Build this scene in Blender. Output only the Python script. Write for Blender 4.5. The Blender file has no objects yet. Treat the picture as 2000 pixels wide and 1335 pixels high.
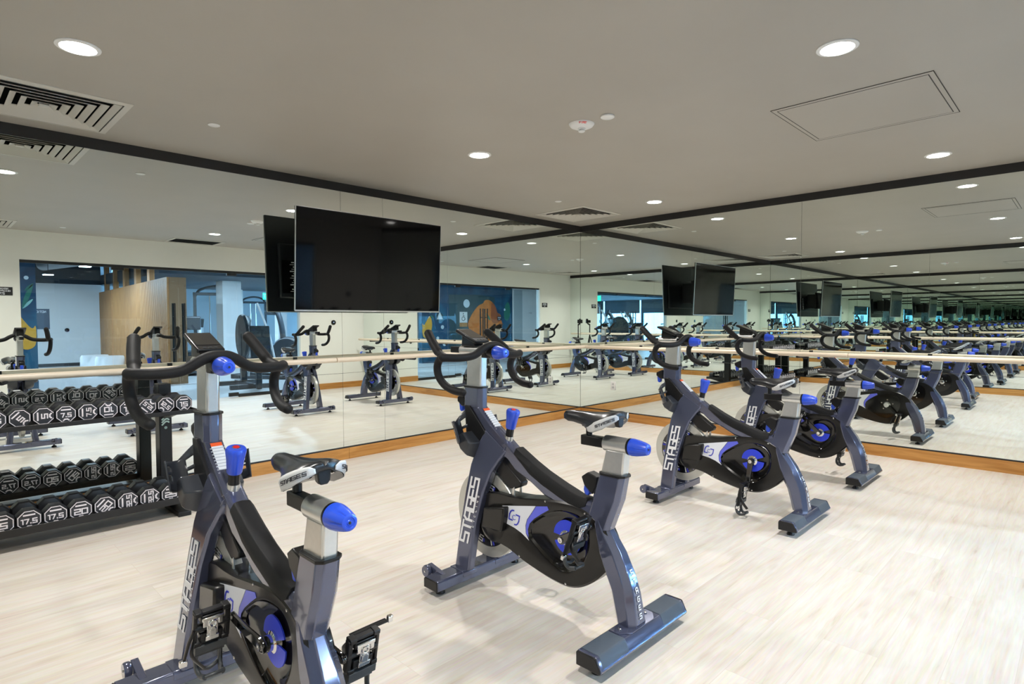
import bpy, math, random
from math import sin, cos, pi, radians
from mathutils import Vector, Matrix
random.seed(7)
SC = bpy.context.scene
COL = SC.collection

# ------------------------------------------------------------------ mesh builder
class MB:
    def __init__(s): s.v = []; s.f = []
    def add(s, vs, fs):
        o = len(s.v); s.v += [tuple(v) for v in vs]; s.f += [tuple(i + o for i in f) for f in fs]; return s
    def box(s, c, d, rot=None):
        x, y, z = d[0] / 2, d[1] / 2, d[2] / 2
        vs = [Vector(p) for p in [(-x, -y, -z), (x, -y, -z), (x, y, -z), (-x, y, -z), (-x, -y, z), (x, -y, z), (x, y, z), (-x, y, z)]]
        if rot is not None: vs = [rot @ v for v in vs]
        c = Vector(c)
        return s.add([v + c for v in vs], [(0, 3, 2, 1), (4, 5, 6, 7), (0, 1, 5, 4), (1, 2, 6, 5), (2, 3, 7, 6), (3, 0, 4, 7)])
    def bb(s, a, b):
        return s.box([(a[i] + b[i]) / 2 for i in range(3)], [abs(b[i] - a[i]) for i in range(3)])
    def loft(s, secs, cap=True, closed=False):
        n = len(secs[0]); o = len(s.v)
        for q in secs: s.v += [tuple(v) for v in q]
        m = len(secs)
        for i in range(m if closed else m - 1):
            j = (i + 1) % m
            for k in range(n):
                l = (k + 1) % n
                s.f.append((o + i * n + k, o + i * n + l, o + j * n + l, o + j * n + k))
        if cap and not closed:
            s.f.append(tuple(o + k for k in reversed(range(n)))); s.f.append(tuple(o + (m - 1) * n + k for k in range(n)))
        return s
    def tube(s, pts, r, n=12, cap=True, closed=False, flat=1.0):
        pts = [Vector(p) for p in pts]; m = len(pts)
        rr = r if isinstance(r, (list, tuple)) else [r] * m
        T = []
        for i in range(m):
            a = pts[(i - 1) % m] if (closed or i > 0) else pts[i]
            b = pts[(i + 1) % m] if (closed or i < m - 1) else pts[i]
            T.append((b - a).normalized())
        up = Vector((0, 0, 1)) if abs(T[0].z) < .9 else Vector((0, 1, 0))
        u = (up - T[0] * up.dot(T[0])).normalized(); secs = []
        for i in range(m):
            u = (u - T[i] * u.dot(T[i])).normalized(); w = T[i].cross(u)
            secs.append([pts[i] + (u * cos(2 * pi * k / n) + w * sin(2 * pi * k / n) * flat) * rr[i] for k in range(n)])
        return s.loft(secs, cap, closed)
    def cyl(s, a, b, r0, r1=None, n=24):
        return s.tube([a, b], [r0, r0 if r1 is None else r1], n)
    def lathe(s, prof, o, ax, n=32):
        ax = Vector(ax).normalized(); o = Vector(o)
        t = Vector((1, 0, 0)) if abs(ax.x) < .9 else Vector((0, 1, 0))
        u = (t - ax * t.dot(ax)).normalized(); w = ax.cross(u)
        return s.loft([[o + ax * h + (u * cos(2 * pi * k / n) + w * sin(2 * pi * k / n)) * max(r, 1e-5) for k in range(n)] for r, h in prof])
    def prism(s, poly, fn, t0, t1):
        n = len(poly); o = len(s.v)
        s.v += [tuple(fn(a, b, t0)) for a, b in poly] + [tuple(fn(a, b, t1)) for a, b in poly]
        s.f.append(tuple(o + k for k in reversed(range(n)))); s.f.append(tuple(o + n + k for k in range(n)))
        for k in range(n):
            l = (k + 1) % n; s.f.append((o + k, o + l, o + n + l, o + n + k))
        return s
    def sphere(s, c, r, n=16, sc=(1, 1, 1)):
        secs = []
        for i in range(n // 2 + 1):
            a = pi * i / (n // 2); q = max(sin(a), 1e-4)
            secs.append([(c[0] + r * sc[0] * q * cos(2 * pi * k / n), c[1] + r * sc[1] * q * sin(2 * pi * k / n), c[2] - r * sc[2] * cos(a)) for k in range(n)])
        return s.loft(secs)
    def build(s, name, mat, parent=None, bevel=0, smooth=True, sharp=38, seg=2, origin=None):
        me = bpy.data.meshes.new(name)
        vs = s.v
        if origin is not None: vs = [(v[0] - origin[0], v[1] - origin[1], v[2] - origin[2]) for v in vs]
        me.from_pydata(vs, [], s.f); me.validate()
        import bmesh
        bm = bmesh.new(); bm.from_mesh(me); bmesh.ops.recalc_face_normals(bm, faces=bm.faces); bm.to_mesh(me); bm.free()
        me.materials.append(mat)
        if smooth:
            me.polygons.foreach_set('use_smooth', [True] * len(me.polygons)); me.set_sharp_from_angle(angle=radians(sharp))
        o = bpy.data.objects.new(name, me); COL.objects.link(o)
        if parent: o.parent = parent
        if origin is not None: o.location = origin
        if bevel:
            b = o.modifiers.new('Bevel', 'BEVEL'); b.width = bevel; b.segments = seg; b.limit_method = 'ANGLE'; b.angle_limit = radians(40); b.harden_normals = False
        return o

def tag(o, label=None, cat=None, group=None, kind=None):
    if label: o['label'] = label
    if cat: o['category'] = cat
    if group: o['group'] = group
    if kind: o['kind'] = kind
    return o
def thing(name, label, cat, loc=(0, 0, 0), rz=0, group=None):
    o = bpy.data.objects.new(name, None); COL.objects.link(o); o.location = loc; o.rotation_euler = (0, 0, rz); o.empty_display_size = .1
    return tag(o, label, cat, group)
def struct(name, mb, mat, **k): return tag(mb.build(name, mat, None, **k), kind='structure')
def copy_tree(o, parent=None):
    c = o.copy(); COL.objects.link(c)
    if parent: c.parent = parent
    for ch in [x for x in bpy.data.objects if x.parent == o]: copy_tree(ch, c)
    return c
def kids(o): return [x for x in bpy.data.objects if x.parent == o]
def base(n): return n.split('.')[0]

# ------------------------------------------------------------------ materials
def nt(name):
    m = bpy.data.materials.new(name); m.use_nodes = True; t = m.node_tree; t.nodes.clear()
    out = t.nodes.new('ShaderNodeOutputMaterial'); return m, t, out
def P(name, col, rough=.5, metal=0., coat=0., emit=None, es=0., spec=.5, noise=0., nscale=40., bump=0., sheen=0.):
    m, t, out = nt(name); b = t.nodes.new('ShaderNodeBsdfPrincipled'); t.links.new(b.outputs[0], out.inputs[0])
    b.inputs['Base Color'].default_value = (*col, 1); b.inputs['Roughness'].default_value = rough; b.inputs['Metallic'].default_value = metal
    b.inputs['Coat Weight'].default_value = coat; b.inputs['Coat Roughness'].default_value = .06; b.inputs['Specular IOR Level'].default_value = spec
    if emit: b.inputs['Emission Color'].default_value = (*emit, 1); b.inputs['Emission Strength'].default_value = es
    if noise or bump:
        tc = t.nodes.new('ShaderNodeTexCoord'); n = t.nodes.new('ShaderNodeTexNoise'); n.inputs['Scale'].default_value = nscale; n.inputs['Detail'].default_value = 4
        t.links.new(tc.outputs['Object'], n.inputs['Vector'])
        if noise:
            mx = t.nodes.new('ShaderNodeMix'); mx.data_type = 'RGBA'; mx.inputs['A'].default_value = (*[c * (1 - noise) for c in col], 1); mx.inputs['B'].default_value = (*[min(1, c * (1 + noise)) for c in col], 1)
            t.links.new(n.outputs['Fac'], mx.inputs['Factor']); t.links.new(mx.outputs['Result'], b.inputs['Base Color'])
        if bump:
            bp = t.nodes.new('ShaderNodeBump'); bp.inputs['Strength'].default_value = bump; bp.inputs['Distance'].default_value = .002
            t.links.new(n.outputs['Fac'], bp.inputs['Height']); t.links.new(bp.outputs[0], b.inputs['Normal'])
    return m
def M_emit(name, col, s):
    m, t, out = nt(name); e = t.nodes.new('ShaderNodeEmission'); e.inputs[0].default_value = (*col, 1); e.inputs[1].default_value = s
    t.links.new(e.outputs[0], out.inputs[0]); return m
def M_mirror(name, col):
    m, t, out = nt(name); g = t.nodes.new('ShaderNodeBsdfGlossy'); g.inputs['Color'].default_value = (*col, 1); g.inputs['Roughness'].default_value = 0
    t.links.new(g.outputs[0], out.inputs[0]); return m
def M_glass(name, tint, f0=.035):
    m, t, out = nt(name); g = t.nodes.new('ShaderNodeBsdfGlossy'); g.inputs['Roughness'].default_value = 0
    tr = t.nodes.new('ShaderNodeBsdfTransparent'); tr.inputs[0].default_value = (*tint, 1)
    ge = t.nodes.new('ShaderNodeNewGeometry'); dt = t.nodes.new('ShaderNodeVectorMath'); dt.operation = 'DOT_PRODUCT'; t.links.new(ge.outputs['Normal'], dt.inputs[0]); t.links.new(ge.outputs['Incoming'], dt.inputs[1])
    def mth(op, a, b=None):
        n = t.nodes.new('ShaderNodeMath'); n.operation = op
        for i, v in enumerate((a, b)):
            if v is None: continue
            if isinstance(v, (int, float)): n.inputs[i].default_value = v
            else: t.links.new(v, n.inputs[i])
        return n.outputs[0]
    c = mth('SUBTRACT', 1., mth('ABSOLUTE', dt.outputs['Value'])); fr = mth('ADD', mth('MULTIPLY', mth('POWER', c, 5.), 1 - f0), f0)
    mx = t.nodes.new('ShaderNodeMixShader')
    t.links.new(fr, mx.inputs[0]); t.links.new(tr.outputs[0], mx.inputs[1]); t.links.new(g.outputs[0], mx.inputs[2]); t.links.new(mx.outputs[0], out.inputs[0]); return m
def M_wood(name, c1, c2, axis='X', scale=1., rough=.45):
    m, t, out = nt(name); b = t.nodes.new('ShaderNodeBsdfPrincipled'); t.links.new(b.outputs[0], out.inputs[0]); b.inputs['Roughness'].default_value = rough
    tc = t.nodes.new('ShaderNodeTexCoord'); mp = t.nodes.new('ShaderNodeMapping'); sc = {'X': (1.2, 16, 16), 'Y': (16, 1.2, 16), 'Z': (16, 16, 1.2)}[axis]
    mp.inputs['Scale'].default_value = [v * scale for v in sc]; n = t.nodes.new('ShaderNodeTexNoise'); n.inputs['Scale'].default_value = 2.2; n.inputs['Detail'].default_value = 6; n.inputs['Distortion'].default_value = .6
    r = t.nodes.new('ShaderNodeValToRGB'); r.color_ramp.elements[0].position = .3; r.color_ramp.elements[1].position = .7
    r.color_ramp.elements[0].color = (*c1, 1); r.color_ramp.elements[1].color = (*c2, 1)
    t.links.new(tc.outputs['Object'], mp.inputs[0]); t.links.new(mp.outputs[0], n.inputs['Vector']); t.links.new(n.outputs['Fac'], r.inputs[0]); t.links.new(r.outputs[0], b.inputs['Base Color'])
    return m
def M_floor():
    m, t, out = nt('oak_plank_floor'); b = t.nodes.new('ShaderNodeBsdfPrincipled'); t.links.new(b.outputs[0], out.inputs[0])
    L = t.links.new; N = t.nodes.new
    tc = N('ShaderNodeTexCoord')
    br = N('ShaderNodeTexBrick'); br.offset = .37; br.inputs['Scale'].default_value = 1; br.inputs['Brick Width'].default_value = 1.2; br.inputs['Row Height'].default_value = .18
    br.inputs['Mortar Size'].default_value = .0008; br.inputs['Mortar Smooth'].default_value = .3; br.inputs['Bias'].default_value = 0
    br.inputs['Color1'].default_value = (0, 0, 0, 1); br.inputs['Color2'].default_value = (1, 1, 1, 1); br.inputs['Mortar'].default_value = (.5, .5, .5, 1)
    L(tc.outputs['Object'], br.inputs['Vector'])
    # grain, shifted per plank
    add = N('ShaderNodeVectorMath'); add.operation = 'MULTIPLY_ADD'; add.inputs[1].default_value = (3.7, 7.3, 0); L(br.outputs['Color'], add.inputs[0]); L(tc.outputs['Object'], add.inputs[2])
    mp = N('ShaderNodeMapping'); mp.inputs['Scale'].default_value = (1.1, 13, 1); L(add.outputs[0], mp.inputs[0])
    n1 = N('ShaderNodeTexNoise'); n1.inputs['Scale'].default_value = 1.7; n1.inputs['Detail'].default_value = 7; n1.inputs['Roughness'].default_value = .62; n1.inputs['Distortion'].default_value = .5; L(mp.outputs[0], n1.inputs['Vector'])
    r1 = N('ShaderNodeValToRGB'); e = r1.color_ramp.elements; e[0].position = .22; e[0].color = (.47, .375, .29, 1); e[1].position = .60; e[1].color = (.665, .622, .568, 1)
    e.new(.38).color = (.615, .545, .47, 1)
    L(n1.outputs['Fac'], r1.inputs[0])
    mp2 = N('ShaderNodeMapping'); mp2.inputs['Scale'].default_value = (4, 70, 1); L(add.outputs[0], mp2.inputs[0])
    n2 = N('ShaderNodeTexNoise'); n2.inputs['Scale'].default_value = 2; n2.inputs['Detail'].default_value = 5; L(mp2.outputs[0], n2.inputs['Vector'])
    mx = N('ShaderNodeMix'); mx.data_type = 'RGBA'; mx.blend_type = 'OVERLAY'; mx.inputs['Factor'].default_value = .22; L(r1.outputs[0], mx.inputs['A']); L(n2.outputs['Color'], mx.inputs['B'])
    bw = N('ShaderNodeSeparateColor'); L(br.outputs['Color'], bw.inputs[0])
    tone = N('ShaderNodeMapRange'); tone.inputs['To Min'].default_value = .95; tone.inputs['To Max'].default_value = 1.03; L(bw.outputs[0], tone.inputs[0])
    ml = N('ShaderNodeMix'); ml.data_type = 'RGBA'; ml.blend_type = 'MULTIPLY'; ml.inputs['Factor'].default_value = 1; L(mx.outputs['Result'], ml.inputs['A']); L(tone.outputs[0], ml.inputs['B'])
    gap = N('ShaderNodeMix'); gap.data_type = 'RGBA'; gap.inputs['B'].default_value = (.54, .47, .40, 1); L(br.outputs['Fac'], gap.inputs['Factor']); L(ml.outputs['Result'], gap.inputs['A'])
    mk = N('ShaderNodeMapping'); mk.inputs['Scale'].default_value = (2.6, 6.5, 1); L(add.outputs[0], mk.inputs[0])
    vo = N('ShaderNodeTexVoronoi'); vo.inputs['Scale'].default_value = 1.; L(mk.outputs[0], vo.inputs['Vector'])
    kr = N('ShaderNodeMapRange'); kr.inputs['From Min'].default_value = .03; kr.inputs['From Max'].default_value = .16; kr.inputs['To Min'].default_value = .55; kr.inputs['To Max'].default_value = 0.; L(vo.outputs['Distance'], kr.inputs[0])
    nk = N('ShaderNodeMath'); nk.operation = 'MULTIPLY'; L(kr.outputs[0], nk.inputs[0]); L(n2.outputs['Fac'], nk.inputs[1])
    kn = N('ShaderNodeMix'); kn.data_type = 'RGBA'; kn.inputs['B'].default_value = (.40, .28, .19, 1); L(nk.outputs[0], kn.inputs['Factor']); L(gap.outputs['Result'], kn.inputs['A'])
    L(kn.outputs['Result'], b.inputs['Base Color'])
    b.inputs['Roughness'].default_value = .42; b.inputs['Specular IOR Level'].default_value = .35
    bp = N('ShaderNodeBump'); bp.inputs['Strength'].default_value = .12; bp.inputs['Distance'].default_value = .002; L(n2.outputs['Fac'], bp.inputs['Height']); L(bp.outputs[0], b.inputs['Normal'])
    return m
def M_ceiling():
    m, t, out = nt('painted_ceiling'); b = t.nodes.new('ShaderNodeBsdfPrincipled'); t.links.new(b.outputs[0], out.inputs[0]); L = t.links.new; N = t.nodes.new
    tc = N('ShaderNodeTexCoord'); n = N('ShaderNodeTexNoise'); n.inputs['Scale'].default_value = 1.6; n.inputs['Detail'].default_value = 5; L(tc.outputs['Object'], n.inputs['Vector'])
    r = N('ShaderNodeValToRGB'); r.color_ramp.elements[0].color = (.415, .382, .335, 1); r.color_ramp.elements[1].color = (.48, .445, .395, 1); L(n.outputs['Fac'], r.inputs[0]); L(r.outputs[0], b.inputs['Base Color'])
    b.inputs['Roughness'].default_value = .5; b.inputs['Specular IOR Level'].default_value = .4
    n2 = N('ShaderNodeTexNoise'); n2.inputs['Scale'].default_value = 220; L(tc.outputs['Object'], n2.inputs['Vector'])
    bp = N('ShaderNodeBump'); bp.inputs['Strength'].default_value = .06; bp.inputs['Distance'].default_value = .002; L(n2.outputs['Fac'], bp.inputs['Height']); L(bp.outputs[0], b.inputs['Normal']); return m
def M_mural():
    m, t, out = nt('mural_paint'); b = t.nodes.new('ShaderNodeBsdfPrincipled'); t.links.new(b.outputs[0], out.inputs[0]); L = t.links.new; N = t.nodes.new
    tc = N('ShaderNodeTexCoord'); n = N('ShaderNodeTexNoise'); n.inputs['Scale'].default_value = 1.3; n.inputs['Detail'].default_value = 5; n.inputs['Distortion'].default_value = 1.5; L(tc.outputs['Object'], n.inputs['Vector'])
    r = N('ShaderNodeValToRGB'); e = r.color_ramp.elements; e[0].position = .3; e[0].color = (.003, .022, .060, 1); e[1].position = .75; e[1].color = (.012, .12, .20, 1); e.new(.5).color = (.005, .052, .115, 1)
    L(n.outputs['Fac'], r.inputs[0]); L(r.outputs[0], b.inputs['Base Color']); b.inputs['Roughness'].default_value = .6; return m

M = {}
M['floor'] = M_floor(); M['ceiling'] = M_ceiling(); M['mural'] = M_mural()
M['mirror'] = M_mirror('silvered_mirror', (.875, .925, .90))
M['glass'] = M_glass('clear_glass', (.83, .92, .985))
M['wallwhite'] = P('white_wall_paint', (.90, .90, .845), .6, noise=.03, nscale=3)
M['black'] = P('matte_black', (.012, .012, .013), .5)
M['fascia'] = P('black_fascia', (.016, .015, .015), .6)
M['basewood'] = M_wood('honey_oak_base', (.40, .165, .030), (.62, .31, .085), 'X', rough=.35)
M['basewoodY'] = M_wood('honey_oak_base_side', (.40, .165, .030), (.62, .31, .085), 'Y', rough=.35)
M['barre'] = M_wood('maple_barre', (.74, .62, .47), (.84, .73, .59), 'X', rough=.35)
M['barreY'] = M_wood('maple_barre_side', (.74, .62, .47), (.84, .73, .59), 'Y', rough=.35)
M['frame'] = P('slate_metal_paint', (.108, .120, .192), .16, .55, coat=.9, noise=.05, nscale=300)
M['silver'] = P('brushed_aluminium', (.72, .72, .70), .28, .85, noise=.06, nscale=60)
M['chrome'] = P('chrome', (.80, .80, .80), .08, 1.)
M['rim'] = P('machined_rim', (.62, .62, .58), .33, .6)
M['rubber'] = P('black_grip_rubber', (.008, .008, .009), .58, spec=.28, bump=.25, nscale=900)
M['plastic'] = P('black_plastic', (.007, .007, .008), .34, coat=.12, spec=.35)
M['guard'] = P('guard_black', (.008, .0075, .007), .28, coat=.22, spec=.35)
M['gloss'] = P('gloss_black', (.006, .006, .006), .07, coat=1.)
M['blue'] = P('blue_plastic', (.018, .075, .62), .32, coat=.3)
M['ring'] = P('blue_anodised', (.03, .06, .72), .3, .2)
M['lilac'] = P('blue_decal', (.12, .14, .72), .3)
M['red'] = P('red_button', (.62, .01, .015), .3)
M['white'] = P('white_decal', (.78, .80, .86), .4)
M['silverink'] = P('silver_ink', (.78, .78, .80), .4)
M['inkdark'] = P('dark_ink', (.02, .02, .03), .5)
M['inkblue'] = P('blue_ink', (.03, .04, .50), .4)
M['sticker'] = P('label_paper', (.68, .71, .74), .5)
M['orange'] = P('orange_ink', (.75, .09, .01), .5)
M['leather'] = P('saddle_vinyl', (.009, .010, .013), .30, coat=.2)
M['trimgrey'] = P('saddle_trim_grey', (.60, .60, .60), .4)
M['pad'] = P('tread_pad_rubber', (.050, .066, .088), .6, bump=.2, nscale=700)
M['screen'] = P('lcd_screen', (.012, .013, .015), .12, coat=.6)
M['tvscreen'] = P('tv_panel', (.004, .004, .0045), .05, coat=0., spec=.22)
M['tvback'] = P('tv_back', (.010, .013, .016), .32)
M['lamp'] = M_emit('lamp_lens', (1., .965, .91), 60.)
M['whiteplastic'] = P('white_plastic', (.88, .875, .86), .4)
M['redink'] = P('red_ink', (.8, .05, .05), .5)
M['vent'] = P('vent_paint', (.62, .59, .53), .45)
M['ventdark'] = P('vent_cavity', (.008, .008, .008), .8)
M['panel'] = P('access_panel_paint', (.447, .413, .365), .42)
M['groove'] = P('panel_gap', (.05, .045, .04), .8)
M['urethane'] = P('urethane_black', (.013, .013, .016), .40, bump=.1, nscale=500)
M['urethane2'] = P('urethane_face', (.026, .027, .033), .36)
M['ink'] = P('white_ink', (.82, .76, .78), .5)
M['rackmetal'] = P('rack_black', (.008, .008, .009), .36, spec=.35)
M['rackmetal2'] = P('rack_tray', (.022, .021, .021), .32, .4)
M['rackmint'] = P('rack_logo', (.55, .72, .66), .5)

# ------------------------------------------------------------------ stroke lettering
G = {
 'S': [[(1, 1), (0, 1), (0, .5), (1, .5), (1, 0), (0, 0)]], 'T': [[(0, 1), (1, 1)], [(.5, 1), (.5, 0)]],
 'A': [[(0, 0), (0, .7), (.3, 1), (1, 1), (1, 0)], [(0, .4), (1, .4)]], 'G': [[(1, 1), (0, 1), (0, 0), (1, 0), (1, .5), (.55, .5)]],
 'E': [[(1, 1), (0, 1), (0, 0), (1, 0)], [(0, .5), (.85, .5)]], 'R': [[(0, 0), (0, 1), (1, 1), (1, .5), (0, .5)], [(.5, .5), (1, 0)]],
 'C': [[(1, 1), (0, 1), (0, 0), (1, 0)]], 'Y': [[(0, 1), (.5, .5), (1, 1)], [(.5, .5), (.5, 0)]], 'M': [[(0, 0), (0, 1), (.5, .5), (1, 1), (1, 0)]],
 'X': [[(0, 0), (1, 1)], [(0, 1), (1, 0)]], 'I': [[(.5, 0), (.5, 1)]], 'U': [[(0, 1), (0, 0), (1, 0), (1, 1)]], 'O': [[(0, 0), (0, 1), (1, 1), (1, 0), (0, 0)]],
 'P': [[(0, 0), (0, 1), (1, 1), (1, .5), (0, .5)]], 'N': [[(0, 0), (0, 1), (1, 0), (1, 1)]], 'F': [[(0, 0), (0, 1), (1, 1)], [(0, .5), (.85, .5)]],
 'L': [[(0, 1), (0, 0), (1, 0)]], 'D': [[(0, 0), (0, 1), (.7, 1), (1, .7), (1, .3), (.7, 0), (0, 0)]], 'H': [[(0, 0), (0, 1)], [(1, 0), (1, 1)], [(0, .5), (1, .5)]],
 '0': [[(0, 0), (0, 1), (1, 1), (1, 0), (0, 0)]], '1': [[(.15, 1), (.6, 1), (.6, 0)]], '2': [[(0, 1), (1, 1), (1, .5), (0, .5), (0, 0), (1, 0)]],
 '5': [[(1, 1), (0, 1), (0, .5), (1, .5), (1, 0), (0, 0)]], '7': [[(0, 1), (1, 1), (.45, 0)]], '.': [[(.5, 0), (.5, .08)]],
}
KS = [0]
def strokes(mb, polys, fn, t, th, w0=0.0005):
    for pl in polys:
        for (a, b) in zip(pl[:-1], pl[1:]):
            a = Vector((a[0], a[1])); b = Vector((b[0], b[1])); d = (b - a)
            if d.length < 1e-6: continue
            d.normalize(); n = Vector((-d.y, d.x)) * t / 2; e = d * t / 2
            q = [a - e - n, b + e - n, b + e + n, a - e + n]
            KS[0] = (KS[0] + 1) % 7; mb.prism([(p.x, p.y) for p in q], fn, w0, w0 + th + KS[0] * .00005)
def text(mb, s, fn, h, aspect=.75, t=.18, gap=.35, slant=0., th=.0008, center=True):
    w = h * aspect; x = 0; pls = []
    for ch in s:
        cw = w * (.42 if ch in '.1I' else 1)
        if ch != ' ':
            for pl in G[ch]:
                pls.append([(x + (p[0] if ch not in '.1I' else (p[0] - .5) * (2.2 if ch == '1' else 1) * .9 + .5) * cw + slant * p[1] * h, p[1] * h) for p in pl])
        x += cw + w * gap
    tot = x - w * gap
    if center: pls = [[(a - tot / 2, b - h / 2) for a, b in pl] for pl in pls]
    strokes(mb, pls, fn, h * t, th); return tot

# ------------------------------------------------------------------ camera
CP = Vector((-5.97709553, -4.65867274, 1.2)); yaw, pit, rol = .777733292, -.0343121904, -.00426408403
F = Vector((cos(yaw) * cos(pit), sin(yaw) * cos(pit), sin(pit))); R0 = Vector((sin(yaw), -cos(yaw), 0)); U0 = R0.cross(F)
Rr = R0 * cos(rol) + U0 * sin(rol); Ur = -R0 * sin(rol) + U0 * cos(rol)
cd = bpy.data.cameras.new('camera'); cd.sensor_width = 36; cd.lens = 1151.15678 / 2000 * 36; cd.clip_start = .02; cd.clip_end = 200
cam = bpy.data.objects.new('camera', cd); COL.objects.link(cam)
mw = Matrix((Rr, Ur, -F)).transposed().to_4x4(); mw.translation = CP; cam.matrix_world = mw; SC.camera = cam

# ------------------------------------------------------------------ room shell
ZC = 2.404; ZM = 2.333; ZB = .1085; XD = -6.2; YC = -5.17; ZS = .757
struct('floor', MB().bb((XD - .2, YC - .06, -.1), (.2, .2, 0)), M['floor'], smooth=False)
VENTS = [(-5.44, -.52), (-.695, -.51), (-5.44, -4.66)]; VH = .318
q = MB(); xs = sorted({XD - .2, .2} | {v[0] + e for v in VENTS for e in (-VH, VH)}); ys = sorted({YC - .12, .2} | {v[1] + e for v in VENTS for e in (-VH, VH)})
for xa, xb in zip(xs, xs[1:]):
    for ya, yb in zip(ys, ys[1:]):
        if not any(abs((xa + xb) / 2 - v[0]) < VH and abs((ya + yb) / 2 - v[1]) < VH for v in VENTS): q.bb((xa, ya, ZC), (xb, yb, ZC + .1))
struct('ceiling', q, M['ceiling'], smooth=False)
struct('wall_north', MB().bb((XD - .2, .012, 0), (.2, .2, ZC)), M['fascia'], smooth=False)
struct('wall_east', MB().bb((.012, YC - .12, 0), (.2, .2, ZC)), M['fascia'], smooth=False)
struct('wall_west', MB().bb((XD - .2, YC - .12, 0), (XD - .012, .2, ZC)), M['fascia'], smooth=False)
GX0, GX1, GZ = -5.0, -1.25, 2.03
w = MB(); w.bb((XD - .2, YC - .12, 0), (GX0, YC, ZC)); w.bb((GX1, YC - .12, 0), (.012, YC, ZC)); w.bb((GX0, YC - .12, GZ), (GX1, YC, ZC))
struct('wall_south', w, M['wallwhite'], smooth=False)
# fascia above mirrors, black J-channel under them, baseboards
struct('trim_1', MB().bb((XD, -.004, ZM), (0, .012, ZC)), M['fascia'], smooth=False)
struct('trim_2', MB().bb((-.004, YC, ZM), (.012, 0, ZC)), M['fascia'], smooth=False)
struct('trim_3', MB().bb((XD - .012, YC, ZM), (XD + .004, 0, ZC)), M['fascia'], smooth=False)
struct('trim_4', MB().bb((XD, -.010, ZB - .010), (0, .012, ZB)), M['black'], smooth=False)
struct('trim_5', MB().bb((-.010, YC, ZB - .010), (.012, 0, ZB)), M['black'], smooth=False)
struct('trim_6', MB().bb((XD - .012, YC, ZB - .010), (XD + .010, 0, ZB)), M['black'], smooth=False)
struct('baseboard_north', MB().bb((XD, -.012, 0), (-3.31, .01, ZB - .010)).bb((-3.308, -.012, 0), (-.0, .01, ZB - .010)), M['basewood'], smooth=False)
struct('baseboard_east', MB().bb((-.012, YC, 0), (.01, -2.47, ZB - .010)).bb((-.012, -2.468, 0), (.01, -.0, ZB - .010)), M['basewoodY'], smooth=False)
struct('baseboard_west', MB().bb((XD - .01, YC, 0), (XD + .012, 0, ZB - .010)), M['basewoodY'], smooth=False)
struct('baseboard_south', MB().bb((XD, YC, 0), (GX0, YC + .012, .105)).bb((GX1, YC, 0), (0, YC + .012, .105)), M['basewood'], smooth=False)

def mirror(a, b, label, wall):
    return tag(MB().bb(a, b).build('mirror_panel', M['mirror'], bevel=.0006, seg=1), label, 'mirror', 'wall mirrors')
g = .0007
NX = [(XD, -3.355, 'left of the seams'), (-3.355, -2.93, 'narrow middle one'), (-2.93, 0, 'next to the corner')]
mirror((XD + .002, 0, ZS + g), (-3.355 - g, .006, ZM), 'wide upper mirror panel on the back wall behind the barre at left', 'n')
mirror((-3.355 + g, 0, ZS + g), (-2.93 - g, .006, ZM), 'narrow upper mirror panel on the back wall behind the television', 'n')
mirror((-2.93 + g, 0, ZS + g), (-.002, .006, ZM), 'wide upper mirror panel on the back wall running to the room corner', 'n')
mirror((XD + .002, 0, ZB), (-3.355 - g, .006, ZS - g), 'low mirror panel on the back wall behind the dumbbell rack', 'n')
mirror((-3.355 + g, 0, ZB), (-2.93 - g, .006, ZS - g), 'narrow low mirror panel between two close seams on the back wall', 'n')
mirror((-2.93 + g, 0, ZB), (-.002, .006, ZS - g), 'low mirror panel on the back wall beside the room corner', 'n')
mirror((0, -2.66 + g, ZS + g), (.006, -.002, ZM), 'upper mirror panel on the right wall touching the room corner', 'e')
mirror((0, YC + .002, ZS + g), (.006, -2.66 - g, ZM), 'upper mirror panel at the far right edge of the right wall', 'e')
mirror((0, -2.66 + g, ZB), (.006, -.002, ZS - g), 'low mirror panel with the white socket on the right wall', 'e')
mirror((0, YC + .002, ZB), (.006, -2.66 - g, ZS - g), 'low mirror panel at the far right, above the wood baseboard', 'e')
mirror((XD - .006, -2.66 + g, ZS + g), (XD, -.002, ZM), 'upper mirror panel of the wall opposite, seen only in reflection, far half', 'w')
mirror((XD - .006, YC + .002, ZS + g), (XD, -2.66 - g, ZM), 'upper mirror panel of the wall opposite beside the camera tripod', 'w')
mirror((XD - .006, -2.66 + g, ZB), (XD, -.002, ZS - g), 'low mirror panel of the wall opposite, seen in reflection, far half', 'w')
mirror((XD - .006, YC + .002, ZB), (XD, -2.66 - g, ZS - g), 'low mirror panel of the wall opposite behind the tripod legs', 'w')

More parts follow.
